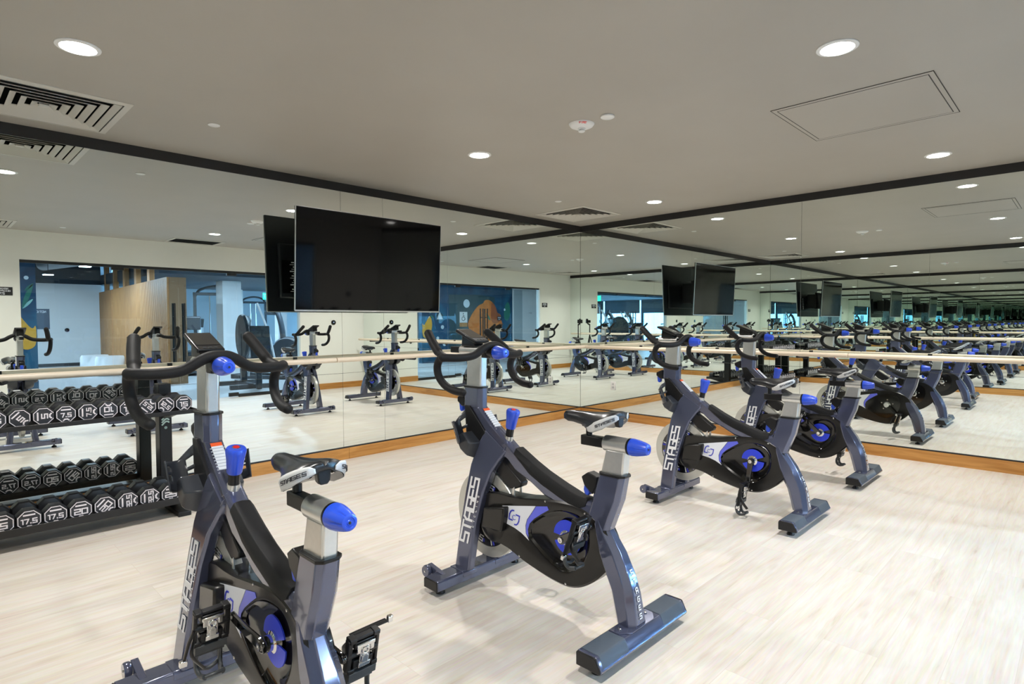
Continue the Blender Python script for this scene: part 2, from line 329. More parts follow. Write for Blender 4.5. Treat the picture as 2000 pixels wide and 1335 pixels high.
# ------------------------------------------------------------------ barres
def barre(axis, fixed, wallc, a0, a1, joint, br, label):
    t = thing('ballet_barre', label, 'barre', (0, 0, 0), group='wall barres')
    Z, r = .889, .021
    pt = (lambda a, o=0, z=Z: (a, fixed + o, z)) if axis == 'x' else (lambda a, o=0, z=Z: (fixed + o, a, z))
    m = M['barre'] if axis == 'x' else M['barreY']
    cuts = [a0] + ([joint] if joint is not None else []) + [a1]
    for u, v in zip(cuts[:-1], cuts[1:]):
        MB().cyl(pt(u + .003), pt(v - .003), r, n=28).build('rail', m, t, bevel=.004)
    sgn = 1 if wallc > fixed else -1
    for b in br:
        q = MB()
        q.cyl(pt(b, 0, Z - .03), pt(b, wallc - fixed, Z - .03), .009, n=12)
        q.cyl(pt(b, 0, Z - .034), pt(b, 0, Z - .012), .012, n=12)
        q.cyl(pt(b, wallc - fixed, Z - .03), pt(b, wallc - fixed - sgn * .008, Z - .03), .028, n=20)
        q.box(pt(b, sgn * .026, Z + .004), (.030, .022, .030) if axis == 'x' else (.022, .030, .030)); q.box(pt(b, sgn * .014, Z - .02), (.026, .04, .012) if axis == 'x' else (.04, .026, .012))
        q.build('bracket', M['black'], t, bevel=.002)
    return t
barre('x', -.20, 0, -6.05, -.12, -3.526, [-5.614, -4.66, -3.703, -2.73, -1.77, -.80], 'long light wood barre on black brackets along the back wall mirror')
barre('y', -.20, 0, -5.0, -.24, -3.129, [-.784, -1.744, -2.704, -3.665, -4.62], 'light wood barre on black brackets along the right wall mirror')
barre('y', XD + .2, XD, -4.98, -.28, -2.9, [-.784, -1.744, -2.704, -3.665], 'light wood barre of the mirrored wall opposite, seen only in reflections')

# ------------------------------------------------------------------ ceiling things
LX = [-5.44, -3.08, -.70]; LY = [-1.485, -3.83]
names = {(0, 0): 'round recessed ceiling light at the upper left, near the big vent', (1, 0): 'round recessed ceiling light above the middle of the room beside the fire detector',
         (2, 0): 'small round ceiling light nearest the corner vent', (0, 1): 'round recessed ceiling light over the camera, seen only in the mirror',
         (1, 1): 'large round recessed ceiling light at upper right above the access panel', (2, 1): 'round recessed ceiling light between access panel and right wall'}
for i, x in enumerate(LX):
    for j, y in enumerate(LY):
        t = thing('ceiling_light', names[(i, j)], 'ceiling light', (x, y, ZC), group='recessed ceiling lights')
        MB().lathe([(.066, -.001), (.085, -.001), (.084, -.005), (.068, -.008), (.066, -.003)], (0, 0, 0), (0, 0, 1), 40).build('trim_ring', M['whiteplastic'], t)
        MB().lathe([(0, -.0045), (.0655, -.0045), (.0655, -.001), (0, -.001)], (0, 0, 0), (0, 0, 1), 40).build('lens', M['lamp'], t)
        ld = bpy.data.lights.new('bulb', 'AREA'); ld.shape = 'DISK'; ld.size = .125; ld.energy = 20.5; ld.color = (1., .965, .915); ld.spread = radians(138)
        lo = bpy.data.objects.new('bulb', ld); COL.objects.link(lo); lo.parent = t; lo.location = (0, 0, -.0065)
for k, (x, y, lb) in enumerate([(-4.66, -.825, 'small white sprinkler cover disc right of the big ceiling vent'), (-1.41, -.82, 'small white sprinkler cover disc left of the corner vent'),
                                (-4.63, -4.55, 'small white sprinkler cover disc over the glass wall, seen in the left mirror'), (-1.41, -4.55, 'small white sprinkler cover disc at the far side of the right part of ceiling')]):
    MB().lathe([(0, -.006), (.030, -.006), (.034, -.004), (.034, -.001), (0, -.001)], (0, 0, 0), (0, 0, 1), 32).build('cover_disc', M['whiteplastic'], thing('sprinkler_cover', lb, 'sprinkler cover', (x, y, ZC), 0, 'sprinkler covers'))
tag(MB().lathe([(0, -.012), (.036, -.012), (.041, -.009), (.041, -.001), (0, -.001)], (-3.085, -2.605, ZC), (0, 0, 1), 32).build('ceiling_sensor', M['whiteplastic']), 'small white ceiling sensor disc beside the fire detector', 'sensor')
t = thing('fire_detector', 'white domed fire alarm detector with red lettering on the ceiling', 'fire detector', (-3.08, -2.41, ZC))
MB().lathe([(0, -.028), (.045, -.026), (.068, -.016), (.076, -.006), (.078, -.001), (0, -.001)], (0, 0, 0), (0, 0, 1), 40).build('dome', M['whiteplastic'], t)
MB().lathe([(0, -.050), (.017, -.049), (.021, -.045), (.021, -.041), (.014, -.040), (.014, -.034), (.024, -.033), (.024, -.026), (0, -.026)], (0, 0, 0), (0, 0, 1), 24).build('sensor_cap', M['whiteplastic'], t)
q = MB(); dv = Vector((-.72, -.69, 0)); rv = Vector((.69, -.72, 0))
def fire_fn(a, b, c):  # on the sloped rim facing the camera
    ph = math.atan2(dv.y, dv.x) + a / .066; rr = .071 - b * .85
    return (rr * cos(ph), rr * sin(ph), -.0125 - b * .55 - c)
text(q, 'FIRE', lambda a, b, c: fire_fn(a, -b, c), .012, .7, .2, .45); q.build('lettering', M['redink'], t, smooth=False)

def diffuser(x, y, lb):
    t = thing('ceiling_vent', lb, 'ceiling vent', (x, y, ZC), group='square ceiling vents')
    S = .35
    h_ = VH - .002; MB().bb((-h_, -h_, .14), (h_, h_, .15)).bb((-h_, -h_, 0), (-h_ + .003, h_, .14)).bb((h_ - .003, -h_, 0), (h_, h_, .14)).bb((-h_, -h_, 0), (h_, -h_ + .003, .14)).bb((-h_, h_ - .003, 0), (h_, h_, .14)).build('cavity', M['ventdark'], t, smooth=False)
    def sqring(o, i, zo, zi, th):
        f = MB(); r = []
        for s_, z_ in ((o, zo), (i, zi), (i, zi + th), (o, zo + th)): r.append([(-s_, -s_, z_), (s_, -s_, z_), (s_, s_, z_), (-s_, s_, z_)])
        return f.loft(r, cap=False, closed=True)
    sqring(S, S - .036, -.004, -.009, .006).build('frame', M['vent'], t, smooth=False)
    for k in range(6):
        o = S - .044 - k * .05; sqring(o, o - .030, -.010, .005, .003).build('louvre', M['vent'], t, smooth=False)
    MB().bb((-.022, -.022, -.010), (.022, .022, -.004)).build('core', M['vent'], t, smooth=False)
diffuser(-5.44, -.52, 'big square louvred ceiling vent at the upper left above the dumbbells')
diffuser(-.695, -.51, 'square louvred ceiling vent at the room corner')
diffuser(-5.44, -4.66, 'square louvred ceiling vent over the glass wall corner, seen in the mirror')
t = thing('return_grille', 'rectangular dark return grille in the ceiling by the glass wall, seen in mirror', 'ceiling vent', (-3.02, -4.82, ZC))
q = MB(); q.bb((-.35, -.25, -.008), (.35, -.21, -.001)); q.bb((-.35, .21, -.008), (.35, .25, -.001)); q.bb((-.35, -.21, -.008), (-.31, .21, -.001)); q.bb((.31, -.21, -.008), (.35, .21, -.001)); q.build('frame', M['vent'], t, smooth=False)
q = MB(); q.bb((-.31, -.21, -.003), (.31, .21, -.001))
for k in range(14): q.box((0, -.195 + k * .03, -.004), (.62, .006, .003))
q.build('mesh_screen', M['ventdark'], t, smooth=False)
t = thing('access_panel', 'square flush access panel with dark outline in the right part of ceiling', 'access panel', (-2.09, -3.70, ZC))
MB().bb((-.395, -.385, -.0025), (.395, .385, -.0005)).build('frame', M['panel'], t, smooth=False)
q = MB()
for a, b in (((-.365, -.362), (.365, -.358)), ((-.365, .358), (.365, .362)), ((-.365, -.362), (-.361, .362)), ((.361, -.362), (.365, .362)), ((-.397, -.387), (-.394, .387)), ((.394, -.387), (.397, .387)), ((-.397, -.387), (.397, -.384)), ((-.397, .384), (.397, .387))):
    q.bb((a[0], a[1], -.0032), (b[0], b[1], -.0006))
q.build('gap', M['groove'], t, smooth=False)
MB().bb((-.36, -.357, -.0035), (.36, .357, -.0006)).build('hatch', M['panel'], t, smooth=False)

# ------------------------------------------------------------------ television
t = thing('television', 'large flat black television tilted forward in front of the back wall mirror', 'television', (-3.195, -.262, 1.697))
ang = math.atan2(.04, .79); Rx = Matrix.Rotation(ang, 3, 'X')
W2, H2 = .705, .402
def tvb(mb, c, d): return mb.box(Rx @ Vector(c), d, Rx)
q = MB(); tvb(q, (0, -.003, 0), (W2 * 2, .022, H2 * 2)); q.build('body', M['tvback'], t, bevel=.003)
q = MB(); tvb(q, (0, -.0145, .002), (W2 * 2 - .012, .003, H2 * 2 - .018)); q.build('screen', M['tvscreen'], t, smooth=False)
q = MB()
for c, d in (((-W2, -.013, 0), (.005, .008, H2 * 2)), ((W2, -.013, 0), (.005, .008, H2 * 2)), ((0, -.013, H2), (W2 * 2, .008, .004)), ((0, -.013, -H2), (W2 * 2, .008, .011))): tvb(q, c, d)
q.build('bezel', M['silver'], t, smooth=False)
q = MB(); tvb(q, (0, -.0165, -H2 + .001), (.045, .002, .006)); q.build('brand_plate', M['silverink'], t, smooth=False)
q = MB(); tvb(q, (0, .025, -.06), (1.22, .035, .46)); q.build('rear_housing', M['tvback'], t, bevel=.01)
q = MB(); tvb(q, (-.50, .045, -.11), (.18, .012, .28)); q.build('connector_bay', M['gloss'], t, smooth=False)
q = MB()
for k in range(14): tvb(q, (-.49 + .004 * (k % 3), .053, -.235 + k * .019), (.07 - .02 * (k % 3), .004, .004 + .005 * (k % 2)))
q.build('port_labels', M['silverink'], t, smooth=False)
q = MB(); tvb(q, (0, .05, .05), (.5, .014, .05)); tvb(q, (0, .05, -.12), (.5, .014, .05)); q.bb((-.2, .06, -.2), (-.15, .262, .12)); q.bb((.15, .06, -.2), (.2, .262, .12)); q.bb((-.26, .246, -.22), (.26, .262, .16))
q.build('wall_mount', M['black'], t, bevel=.003)

# ------------------------------------------------------------------ spin bike
yz = lambda x: (lambda a, b, c: (x + c, a, b))
def strap(mb, secs, ch=.012):
    # secs: (front(y,z), rear(y,z), xc, hw)
    out = []
    for f, r, xc, hw in secs:
        f = Vector((0, *f)); r = Vector((0, *r)); d = (f - r); L = d.length; d.normalize(); c = min(ch, hw * .7, L * .35)
        X = Vector((1, 0, 0)); o = Vector((xc, 0, 0))
        out.append([o + f - X * (hw - c), o + f + X * (hw - c), o + f + X * hw - d * c, o + r + X * hw + d * c, o + r + X * (hw - c), o + r - X * (hw - c), o + r - X * hw + d * c, o + f - X * hw - d * c])
    return mb.loft(out)

def ray_poly(poly, c, th):
    d = (cos(th), sin(th)); best = 0
    for (a, b) in zip(poly, poly[1:] + poly[:1]):
        ex, ey = b[0] - a[0], b[1] - a[1]; den = d[0] * ey - d[1] * ex
        if abs(den) < 1e-9: continue
        ax, ay = a[0] - c[0], a[1] - c[1]
        t_ = (ax * ey - ay * ex) / den; u = (ax * d[1] - ay * d[0]) / den
        if t_ > 0 and -1e-6 <= u <= 1 + 1e-6: best = max(best, t_)
    return best
def smooth_loop(pts, it=2):
    for _ in range(it):
        n = []
        for a, b in zip(pts, pts[1:] + pts[:1]):
            n.append((a[0] * .75 + b[0] * .25, a[1] * .75 + b[1] * .25)); n.append((a[0] * .25 + b[0] * .75, a[1] * .25 + b[1] * .75))
        pts = n
    return pts
GUARD = smooth_loop([(.740, .440), (.571, .441), (.405, .469), (.338, .478), (.282, .481), (.236, .476), (.187, .462), (.14, .435), (.105, .396), (.084, .344), (.079, .300), (.091, .275), (.119, .243), (.158, .201), (.206, .166), (.251, .145), (.298, .135), (.351, .138), (.413, .148), (.478, .163), (.545, .180), (.607, .205), (.664, .218), (.74, .215), (.79, .225), (.82, .27), (.81, .36), (.79, .40)], 1)
INNER = smooth_loop([(.515, .300), (.497, .345), (.477, .363), (.438, .392), (.375, .430), (.31, .448), (.24, .446), (.199, .42), (.180, .375), (.185, .306), (.221, .242), (.279, .196), (.335, .190), (.396, .215), (.46, .255)], 2)
PANEL = [(.651, .392), (.639, .330), (.628, .319), (.576, .311), (.535, .298), (.494, .276), (.512, .303), (.514, .336), (.505, .364), (.478, .400), (.456, .431)]
BLUEP = [(.453, .431), (.394, .443), (.386, .430), (.426, .404), (.465, .376), (.490, .350), (.500, .322), (.496, .290), (.510, .305), (.511, .336), (.502, .364), (.475, .400)]
CR = (.30, .335)   # crank axis

def catmull(pts, k=6):
    P_ = [Vector(p) for p in pts]; P_ = [P_[0] * 2 - P_[1]] + P_ + [P_[-1] * 2 - P_[-2]]; out = []
    for i in range(1, len(P_) - 2):
        a, b, c, d = P_[i - 1:i + 3]
        for j in range(k):
            t_ = j / k; out.append(.5 * ((2 * b) + (c - a) * t_ + (2 * a - 5 * b + 4 * c - d) * t_ ** 2 + (3 * b - a - 3 * c + d) * t_ ** 3))
    out.append(P_[-2]); return out

def make_pedal(crank, side):
    # local frame: x outward * side, y toward the toe cage, z face normal; origin pedal centre
    s = side
    bx = lambda mb, c, d: mb.box((c[0] * s, c[1], c[2]), d)
    q = MB(); bx(q, (0, .046, 0), (.092, .012, .018)); bx(q, (0, -.046, 0), (.092, .010, .018)); bx(q, (.042, 0, 0), (.010, .095, .018)); bx(q, (-.042, 0, 0), (.014, .095, .020))
    q.cyl((-.05 * s, 0, 0), (.045 * s, 0, 0), .011, n=16)
    bx(q, (.0, .028, 0), (.060, .024, .022)); bx(q, (0, -.028, 0), (.060, .020, .022))
    for a in (-.036, .036):
        for b in (-.046, .046): bx(q, (a, b, 0), (.020, .014, .026))
    pd = q.build('pedal', M['plastic'], crank, bevel=.0025)
    q = MB()
    for fz in (-1, 1):
        bx(q, (0, 0, fz * .0125), (.030, .046, .007)); bx(q, (0, fz * .030, fz * .014), (.056, .012, .010)); bx(q, (.020, fz * .018, fz * .0145), (.012, .022, .008)); bx(q, (-.020, fz * .018, fz * .0145), (.012, .022, .008)); bx(q, (0, -fz * .030, fz * .014), (.036, .014, .010)); bx(q, (0, -fz * .014, fz * .016), (.020, .022, .008)); q.lathe([(.012, 0), (.012, .010), (.006, .010), (.006, 0)], (0, fz * .012, fz * .010), (0, 0, fz), 16)
    q.cyl((-.066 * s, 0, 0), (-.044 * s, 0, 0), .008, n=12)
    q.cyl((0, .004, -.02), (0, .004, .02), .008, n=12); q.build('cleat_mechanism', M['chrome'], pd, bevel=.002)
    q = MB(); bx(q, (0, .062, .0), (.084, .022, .030)); bx(q, (0, .080, .004), (.078, .016, .018))
    for k in range(3): bx(q, (0, .055 + k * .008, .0162), (.076, .003, .003))
    for a in (-.030, .030):
        q.tube(catmull([(a * s, .078, .004), (a * s * 1.08, .105, .008), (a * s * 1.02, .132, -.002), (a * s * .9, .140, -.022), (a * s * .8, .128, -.045)], 5), .0088, 8, flat=.75)
    q.tube(catmull([(-.030 * s, .128, .004), (0, .137, -.004), (.030 * s, .128, .004)], 4), .006, 8)
    q.tube(catmull([(-.024 * s, .128, -.045), (0, .124, -.050), (.024 * s, .128, -.045)], 4), .0055, 8)
    q.build('toe_cage', M['trimdark'], pd, bevel=.001)
    q = MB(); bk = MB()
    if s < 0:
        q.tube([(.046 * s, .0, -.008), (.058 * s, .03, -.010), (.068 * s, .075, -.012)], .009, 8, flat=.3); bx(bk, (.070, .086, -.012), (.020, .018, .012))
        q.tube(catmull([(.046 * s, .03, -.010), (.056 * s, .055, -.035), (.030 * s, .09, -.055)], 5), .008, 8, flat=.3)
    else:
        q.tube([(-.030, -.046, .016), (.045, -.048, .016), (.080, -.050, .014)], .010, 8, flat=.3); bx(bk, (.092, -.051, .014), (.016, .020, .012))
        q.tube(catmull([(-.04, -.03, .01), (-.03, .02, .045), (.0, .075, .05)], 5), .008, 8, flat=.3)
    st_ = q.build('strap', M['plastic'], pd); bk.build('buckle', M['chrome'], pd, bevel=.002)
    return pd

def make_bike():
    t = thing('spin_bike', 'x', 'spin bike', group='grey spin bikes')
    # --- frame
    f = MB()
    for s in (-1, 1):
        strap(f, [((.896, .076), (.801, .076), s * .098, .024), ((.882, .295), (.786, .282), s * .072, .023), ((.868, .431), (.749, .43), s * .054, .023), ((.850, .545), (.712, .53), s * .040, .022), ((.818, .640), (.672, .59), s * .026, .021), ((.776, .712), (.640, .630), s * .018, .020)], .008)
    # head column and top tube (one swept beam)
    strap(f, [((.928, .806), (.818, .806), 0, .029), ((.912, .765), (.775, .765), 0, .029), ((.862, .70), (.690, .692), 0, .030), ((.76, .60), (.640, .668), 0, .033)], .01)
    strap(f, [((.80, .655), (.86, .765), 0, .028), ((.70, .615), (.745, .742), 0, .030), ((.632, .586), (.643, .671), 0, .032), ((.585, .548), (.599, .640), 0, .033), ((.500, .515), (.501, .592), 0, .033), ((.42, .475), (.430, .560), 0, .034), ((.33, .452), (.340, .528), 0, .034), ((.235, .440), (.250, .500), 0, .034), ((.15, .43), (.16, .500), 0, .032)], .012)
    # head collar (oval tube), seat tube
    strap(f, [((.938, .800), (.814, .800), 0, .031), ((.936, .898), (.812, .898), 0, .031)], .018)
    strap(f, [((.150, .626), (.036, .626), 0, .033), ((.178, .53), (.056, .53), 0, .035), ((.205, .452), (.090, .445), 0, .035), ((.215, .41), (.105, .405), 0, .034)], .016)
    # rear column
    strap(f, [((.19, .455), (.125, .455), 0, .034), ((.178, .40), (.102, .405), 0, .038), ((.155, .32), (.050, .332), 0, .043), ((.120, .245), (.012, .255), 0, .046), ((.095, .20), (-.008, .195), 0, .048), ((.075, .13), (-.020, .125), 0, .051), ((.062, .078), (-.026, .082), 0, .054)], .024)
    # gusset between the legs and under the top tube
    strap(f, [((.70, .60), (.64, .655), 0, .040), ((.72, .57), (.66, .60), 0, .040)], .008)
    fr = f.build('frame', M['frame'], t, bevel=.003)
    # lettering on both legs
    q = MB()
    def legfn(s):
        def fn(a, b, c):
            z = .345 + a; k = (z - .076) / (.545 - .076)
            xo = .122 + (.062 - .122) * k; yc = .850 + (.781 - .850) * k * 1.0 + (.012 if .2 < k < .9 else 0)
            return (s * (xo + c + .001), yc + (b * s * -1 if s > 0 else b), z)
        return fn
    for sg, w_ in ((-1, 'left'), (1, 'right')):
        q = MB(); text(q, 'STAGES', legfn(sg), .052, .78, .20, .22, th=.0015); text(q, 'CYCLING', lambda a, b, c: legfn(sg)(a * .9, b - .04, c), .009, .8, .18, 2.6, th=.001)
        tag(q.build('leg_lettering', M['silverink'], fr, smooth=False), 'silver capital lettering up the %s front leg' % w_)
    q = MB()
    RT = [(.06, -.030), (.082, -.026), (.125, -.020), (.195, -.008), (.255, .012), (.332, .050)]
    def rsy(z): return next(a[1] + (b[1] - a[1]) * (z - a[0]) / (b[0] - a[0]) for a, b in zip(RT, RT[1:]) if z <= b[0])
    for k, ch in enumerate('STAGES'):
        z0 = .268 - k * .030
        text(q, ch, lambda a, b, c: (a, rsy(z0 + b) - .0012 - c, z0 + b), .0165, .75, .2, th=.0012)
    q.build('rear_lettering', M['silverink'], fr, smooth=False)
    q = MB(); 
    def stk(a, b, c): 
        s0 = Vector((0, .808, .800)); s1 = Vector((0, .700, .702)); d = s1 - s0; n = Vector((0, -d.z, d.y)).normalized(); n = n if n.z > 0 else -n
        p_ = s0 + d * b + n * (.0016 + c); return (a, p_.y, p_.z)
    q.prism([(-.018, .10), (.018, .10), (.018, .95), (-.018, .95)], stk, 0, .0008); q.build('warning_label', M['sticker'], fr, smooth=False)
    q = MB()
    for k in range(9): strokes(q, [[(-.014, .16 + k * .085), (.014 - .005 * (k % 3), .16 + k * .085)]], stk, .020, .0004, .0009)
    q.build('label_lines', M['labelgrey'], fr, smooth=False)
    q = MB(); q.prism([(-.018, .0), (.018, .0), (.018, .10), (-.018, .10)], stk, 0, .0009); q.build('label_header', M['orange'], fr, smooth=False)
    # top tube pad
    q = MB(); up = [(.592, .640), (.501, .5925), (.430, .5605), (.340, .5285), (.250, .5005), (.205, .497)]
    secs = []
    for i, (y, z) in enumerate(up):
        e = .012 if i in (0, len(up) - 1) else .036
        dn = .003 if i in (0, len(up) - 1) else .026
        secs.append([(-.0365, y, z - dn - .012), (-.0375, y, z - .010), (-.024, y, z + .011), (0, y, z + .014), (.024, y, z + .011), (.0375, y, z - .010), (.0365, y, z - dn - .012), (0, y, z - dn - .010)])
    q.loft(secs); q.build('top_tube_pad', M['rubber'], t, bevel=.003)
    # --- stabilisers
    prof = [(-.052, .032), (-.054, .042), (-.034, .080), (-.028, .083), (.044, .083), (.050, .076), (.050, .032)]
    rs = MB().prism(prof, lambda a, b, c: (c, a, b), -.286, .286).build('rear_stabilizer', M['frame'], t, bevel=.003)
    for s in (-1, 1):
        MB().prism(prof, lambda a, b, c: (c, a * .97, b), s * .286, s * .2925).build('end_cap', M['plastic'], rs, bevel=.003)
        MB().prism([(-.052, .046), (-.0355, .0805), (-.028, .0852), (.040, .0852), (.040, .082), (-.03, .081), (-.049, .044)], lambda a, b, c: (c, a, b), s * .118, s * .272).build('tread_pad', M['pad'], rs, bevel=.0015)
        q = MB(); q.cyl((s * .235, 0, .032), (s * .235, 0, .016), .007, n=12); q.lathe([(0, 0), (.021, 0), (.021, .006), (.014, .016), (0, .016)], (s * .235, 0, 0), (0, 0, 1), 20); q.build('levelling_foot', M['plastic'], rs)
    q = MB(); q.prism([(-.112, .040), (.112, .040), (.112, -.005), (.075, -.034), (-.075, -.034), (-.112, -.005)], lambda a, b, c: (a, b, c), .083, .0868); q.build('base_plate', M['frame'], rs, bevel=.001)
    q = MB()
    for s in (-1, 1): q.lathe([(.007, 0), (.007, .004), (.004, .006), (0, .006)], (s * .085, .012, .0868), (0, 0, 1), 12)
    q.build('bolts', M['chrome'], rs)
    yf = .857
    fs = MB().prism([(yf - .047, .030), (yf - .047, .070), (yf - .040, .077), (yf + .040, .077), (yf + .046, .070), (yf + .046, .030)], lambda a, b, c: (c, a, b), -.286, .286).build('front_stabilizer', M['frame'], t, bevel=.003)
    for s in (-1, 1):
        MB().prism([(yf - .046, .031), (yf - .046, .070), (yf - .039, .076), (yf + .039, .076), (yf + .045, .070), (yf + .045, .031)], lambda a, b, c: (c, a, b), s * .286, s * .2925).build('end_cap', M['plastic'], fs, bevel=.003)
        q = MB(); q.cyl((s * .235, yf, .032), (s * .235, yf, .016), .007, n=12); q.lathe([(0, 0), (.021, 0), (.021, .006), (.014, .016), (0, .016)], (s * .235, yf, 0), (0, 0, 1), 20); q.build('levelling_foot', M['plastic'], fs)
        q = MB(); q.prism([(yf - .01, .077), (yf + .10, .098), (yf + .106, .078), (yf + .08, .06), (yf + .046, .06), (yf + .04, .077)], lambda a, b, c: (c, a, b), s * .205, s * .228); q.build('wheel_bracket', M['frame'], fs, bevel=.002)
        q = MB(); q.lathe([(0, -.011), (.024, -.011), (.027, -.006), (.027, .006), (.024, .011), (0, .011)], (s * .240, yf + .090, .072), (1, 0, 0), 28); q.build('transport_wheel', M['frame'], fs); MB().lathe([(.005, 0), (.004, .003), (0, .003)], (s * .251, yf + .090, .072), (s, 0, 0), 12).build('wheel_bolt', M['chrome'], fs)
        MB().prism([(yf - .0495, .052), (yf - .0495, .0715), (yf - .042, .0795), (yf + .042, .0795), (yf + .0485, .0715), (yf + .0485, .052)], lambda a, b, c: (c, a, b), s * .058, s * .142).build('leg_plate', M['frame'], fs, bevel=.002)
    # --- flywheel
    FC = (0, .79, .318); prof = [(.150, -.016), (.196, -.016), (.1985, -.013), (.1985, .013), (.196, .016), (.150, .016)]
    q = MB(); n = 72; o_ = [[(FC[0] + h, FC[1] + r * cos(2 * pi * k / n), FC[2] + r * sin(2 * pi * k / n)) for k in range(n)] for r, h in prof]; q.loft(o_, cap=False, closed=True)
    fw = q.build('flywheel', M['rim'], t)
    MB().lathe([(0, -.010), (.060, -.012), (.098, -.010), (.104, -.0135), (.152, -.0135), (.152, .0135), (.104, .0135), (.098, .010), (.060, .012), (0, .010)], FC, (1, 0, 0), 64).build('disc', M['gloss'], fw)
    q = MB(); qb = MB()
    for s in (-1, 1):
        def wf(ph0):
            def fn(a, b, c):
                ph = ph0 - a / .128; r = .128 + b; A, B = r * cos(ph), r * sin(ph)
                return (s * (.0140 + c), FC[1] + s * A, FC[2] + B)
            return fn
        for k in range(3):
            text(q, 'STAGES', wf(pi / 2 + k * 2 * pi / 3 + .25), .026, .8, .2, .28, slant=.15, th=.0008)
            ph = pi / 2 + k * 2 * pi / 3 + .25 + pi / 3
            fn = wf(ph)
            qb.prism([(-.016, -.018), (-.006, -.018), (-.006, .018), (-.016, .018)], fn, 0, .0008); q.prism([(.0, -.018), (.006, -.018), (.006, .018), (.0, .018)], fn, 0, .0008)
            for e in (-.42, .42): qb.prism([(-.007, -.005), (.007, -.005), (.007, .012), (-.007, .012)], wf(ph + e), 0, .0008)
    q.build('disc_lettering', M['silverink'], fw, smooth=False); qb.build('disc_marks', M['inkblue'], fw, smooth=False)
    q = MB(); q.cyl((-.07, FC[1], FC[2]), (.07, FC[1], FC[2]), .012); q.cyl((-.030, FC[1], FC[2]), (.030, FC[1], FC[2]), .045, n=32); q.build('hub', M['plastic'], fw, bevel=.003)
    # --- brake housing + pad
    q = MB(); q.prism([(.690, .590), (.640, .560), (.560, .505), (.566, .486), (.600, .470), (.629, .466), (.672, .488), (.712, .526), (.726, .56)], yz(0), -.023, .023); q.build('brake_housing', M['plastic'], t, bevel=.005)
    q = MB(); q.prism([(.600, .480), (.612, .470), (.618, .395), (.600, .395)], yz(0), -.026, -.021); q.prism([(.600, .480), (.612, .470), (.618, .395), (.600, .395)], yz(0), .021, .026); q.build('brake_arm', M['silver'], t, bevel=.001)
    # --- drivetrain guard
    n = 120
    TH = [2 * pi * k / n for k in range(n)]
    ro = [ray_poly(GUARD, CR, a) for a in TH]; ri = [min(ray_poly(INNER, CR, a), ro[k] - .016) for k, a in enumerate(TH)]
    xin = [(-.050 if True else 0)] * n
    def face_x(y):  # the outer face leans outwards towards the front
        return -(.034 + .014 * max(0, min(1, (y - .10) / .5)))
    def ringp(rad, off, xf=None):
        out = []
        for k, a in enumerate(TH):
            y = CR[0] + rad[k] * cos(a); z = CR[1] + rad[k] * sin(a); x = (face_x(y) + off) if xf is None else xf
            out.append((x, y, z))
        return out
    q = MB()
    q.loft([ringp([r * 0.02 for r in ro], 0, .040), ringp([r - .006 for r in ro], 0, .040), ringp(ro, 0, .034), ringp(ro, .007), ringp([r - .008 for r in ro], 0), ringp([r + .004 for r in ri], 0), ringp([r - .002 for r in ri], .002), ringp([r - .003 for r in ri], .012)], cap=False)
    gd = q.build('drivetrain_guard', M['guard'], t, sharp=30)
    q = MB(); q.loft([ringp([r - .0025 for r in ri], .004), ringp([max(r - .012, .02) for r in ri], .013), ringp([r * .72 for r in ri], .020), ringp([r * .5 for r in ri], .0215), ringp([r * .02 for r in ri], .0215)], cap=False)
    q.build('crank_dish', M['gloss2'], gd, sharp=30)
    def fpt(a, b, c): return (face_x(a) - .0006 - c, a, b)
    q = MB(); q.prism(PANEL, fpt, 0, .0008); q.build('white_panel', M['white'], gd, smooth=False)
    q = MB(); q.prism(BLUEP, lambda a, b, c: fpt(a, b, c + .0003), 0, .0008); q.build('blue_panel', M['lilac'], gd, smooth=False)
    rfn = lambda a, b, c: (.0405 + c, a, b)
    q = MB(); q.prism(PANEL, rfn, 0, .0008); q.build('white_panel', M['white'], gd, smooth=False)
    q = MB(); q.prism(BLUEP, rfn, .0003, .0011); q.build('blue_panel', M['lilac'], gd, smooth=False)
    q = MB(); q.prism([(CR[0] + (ri[k] - .004) * cos(a), CR[1] + (ri[k] - .004) * sin(a)) for k, a in enumerate(TH)], rfn, -.001, .0006); q.build('chainring_dish', M['gloss2'], gd, smooth=False)
    q = MB(); lc = (.578, .356)
    hk = [(.002, .030), (.012, .029), (.020, .023), (.027, .010), (.031, -.012), (.012, -.014)]; arcs = [hk, [(-a, -b) for a, b in hk]]
    strokes(q, [[(lc[0] + a, lc[1] + b) for a, b in pl] for pl in arcs], lambda a, b, c: fpt(a, b, c + .0006), .0055, .0008)
    strokes(q, [[(lc[0] + .010 * cos(x_) , lc[1] + .010 * sin(x_)) for x_ in [-2.3 + i * .35 for i in range(14)]]], lambda a, b, c: fpt(a, b, c + .0006), .0022, .0008)
    q.build('swirl_logo', M['inkblue'], gd, smooth=False)
    q = MB()
    for (y, z) in [(.405, .462), (.205, .455), (.108, .300), (.30, .150), (.55, .195)]: q.lathe([(.0045, 0), (.0045, .002), (.003, .003), (0, .003)], (face_x(y), y, z), (-1, 0, 0), 12)
    q.build('screws', M['chrome'], gd)
    q = MB(); q.prism([(.742, .372), (.612, .398), (.616, .352), (.632, .284), (.760, .276)], yz(0), -.080, -.030); q.build('flywheel_cover', M['guard'], gd, bevel=.008)
    q = MB(); q.sphere((-.036, .72, .285), .075, 24, (.42, 1.05, 1.0)); q.build('cover_dome', M['guard'], gd)
    q = MB()
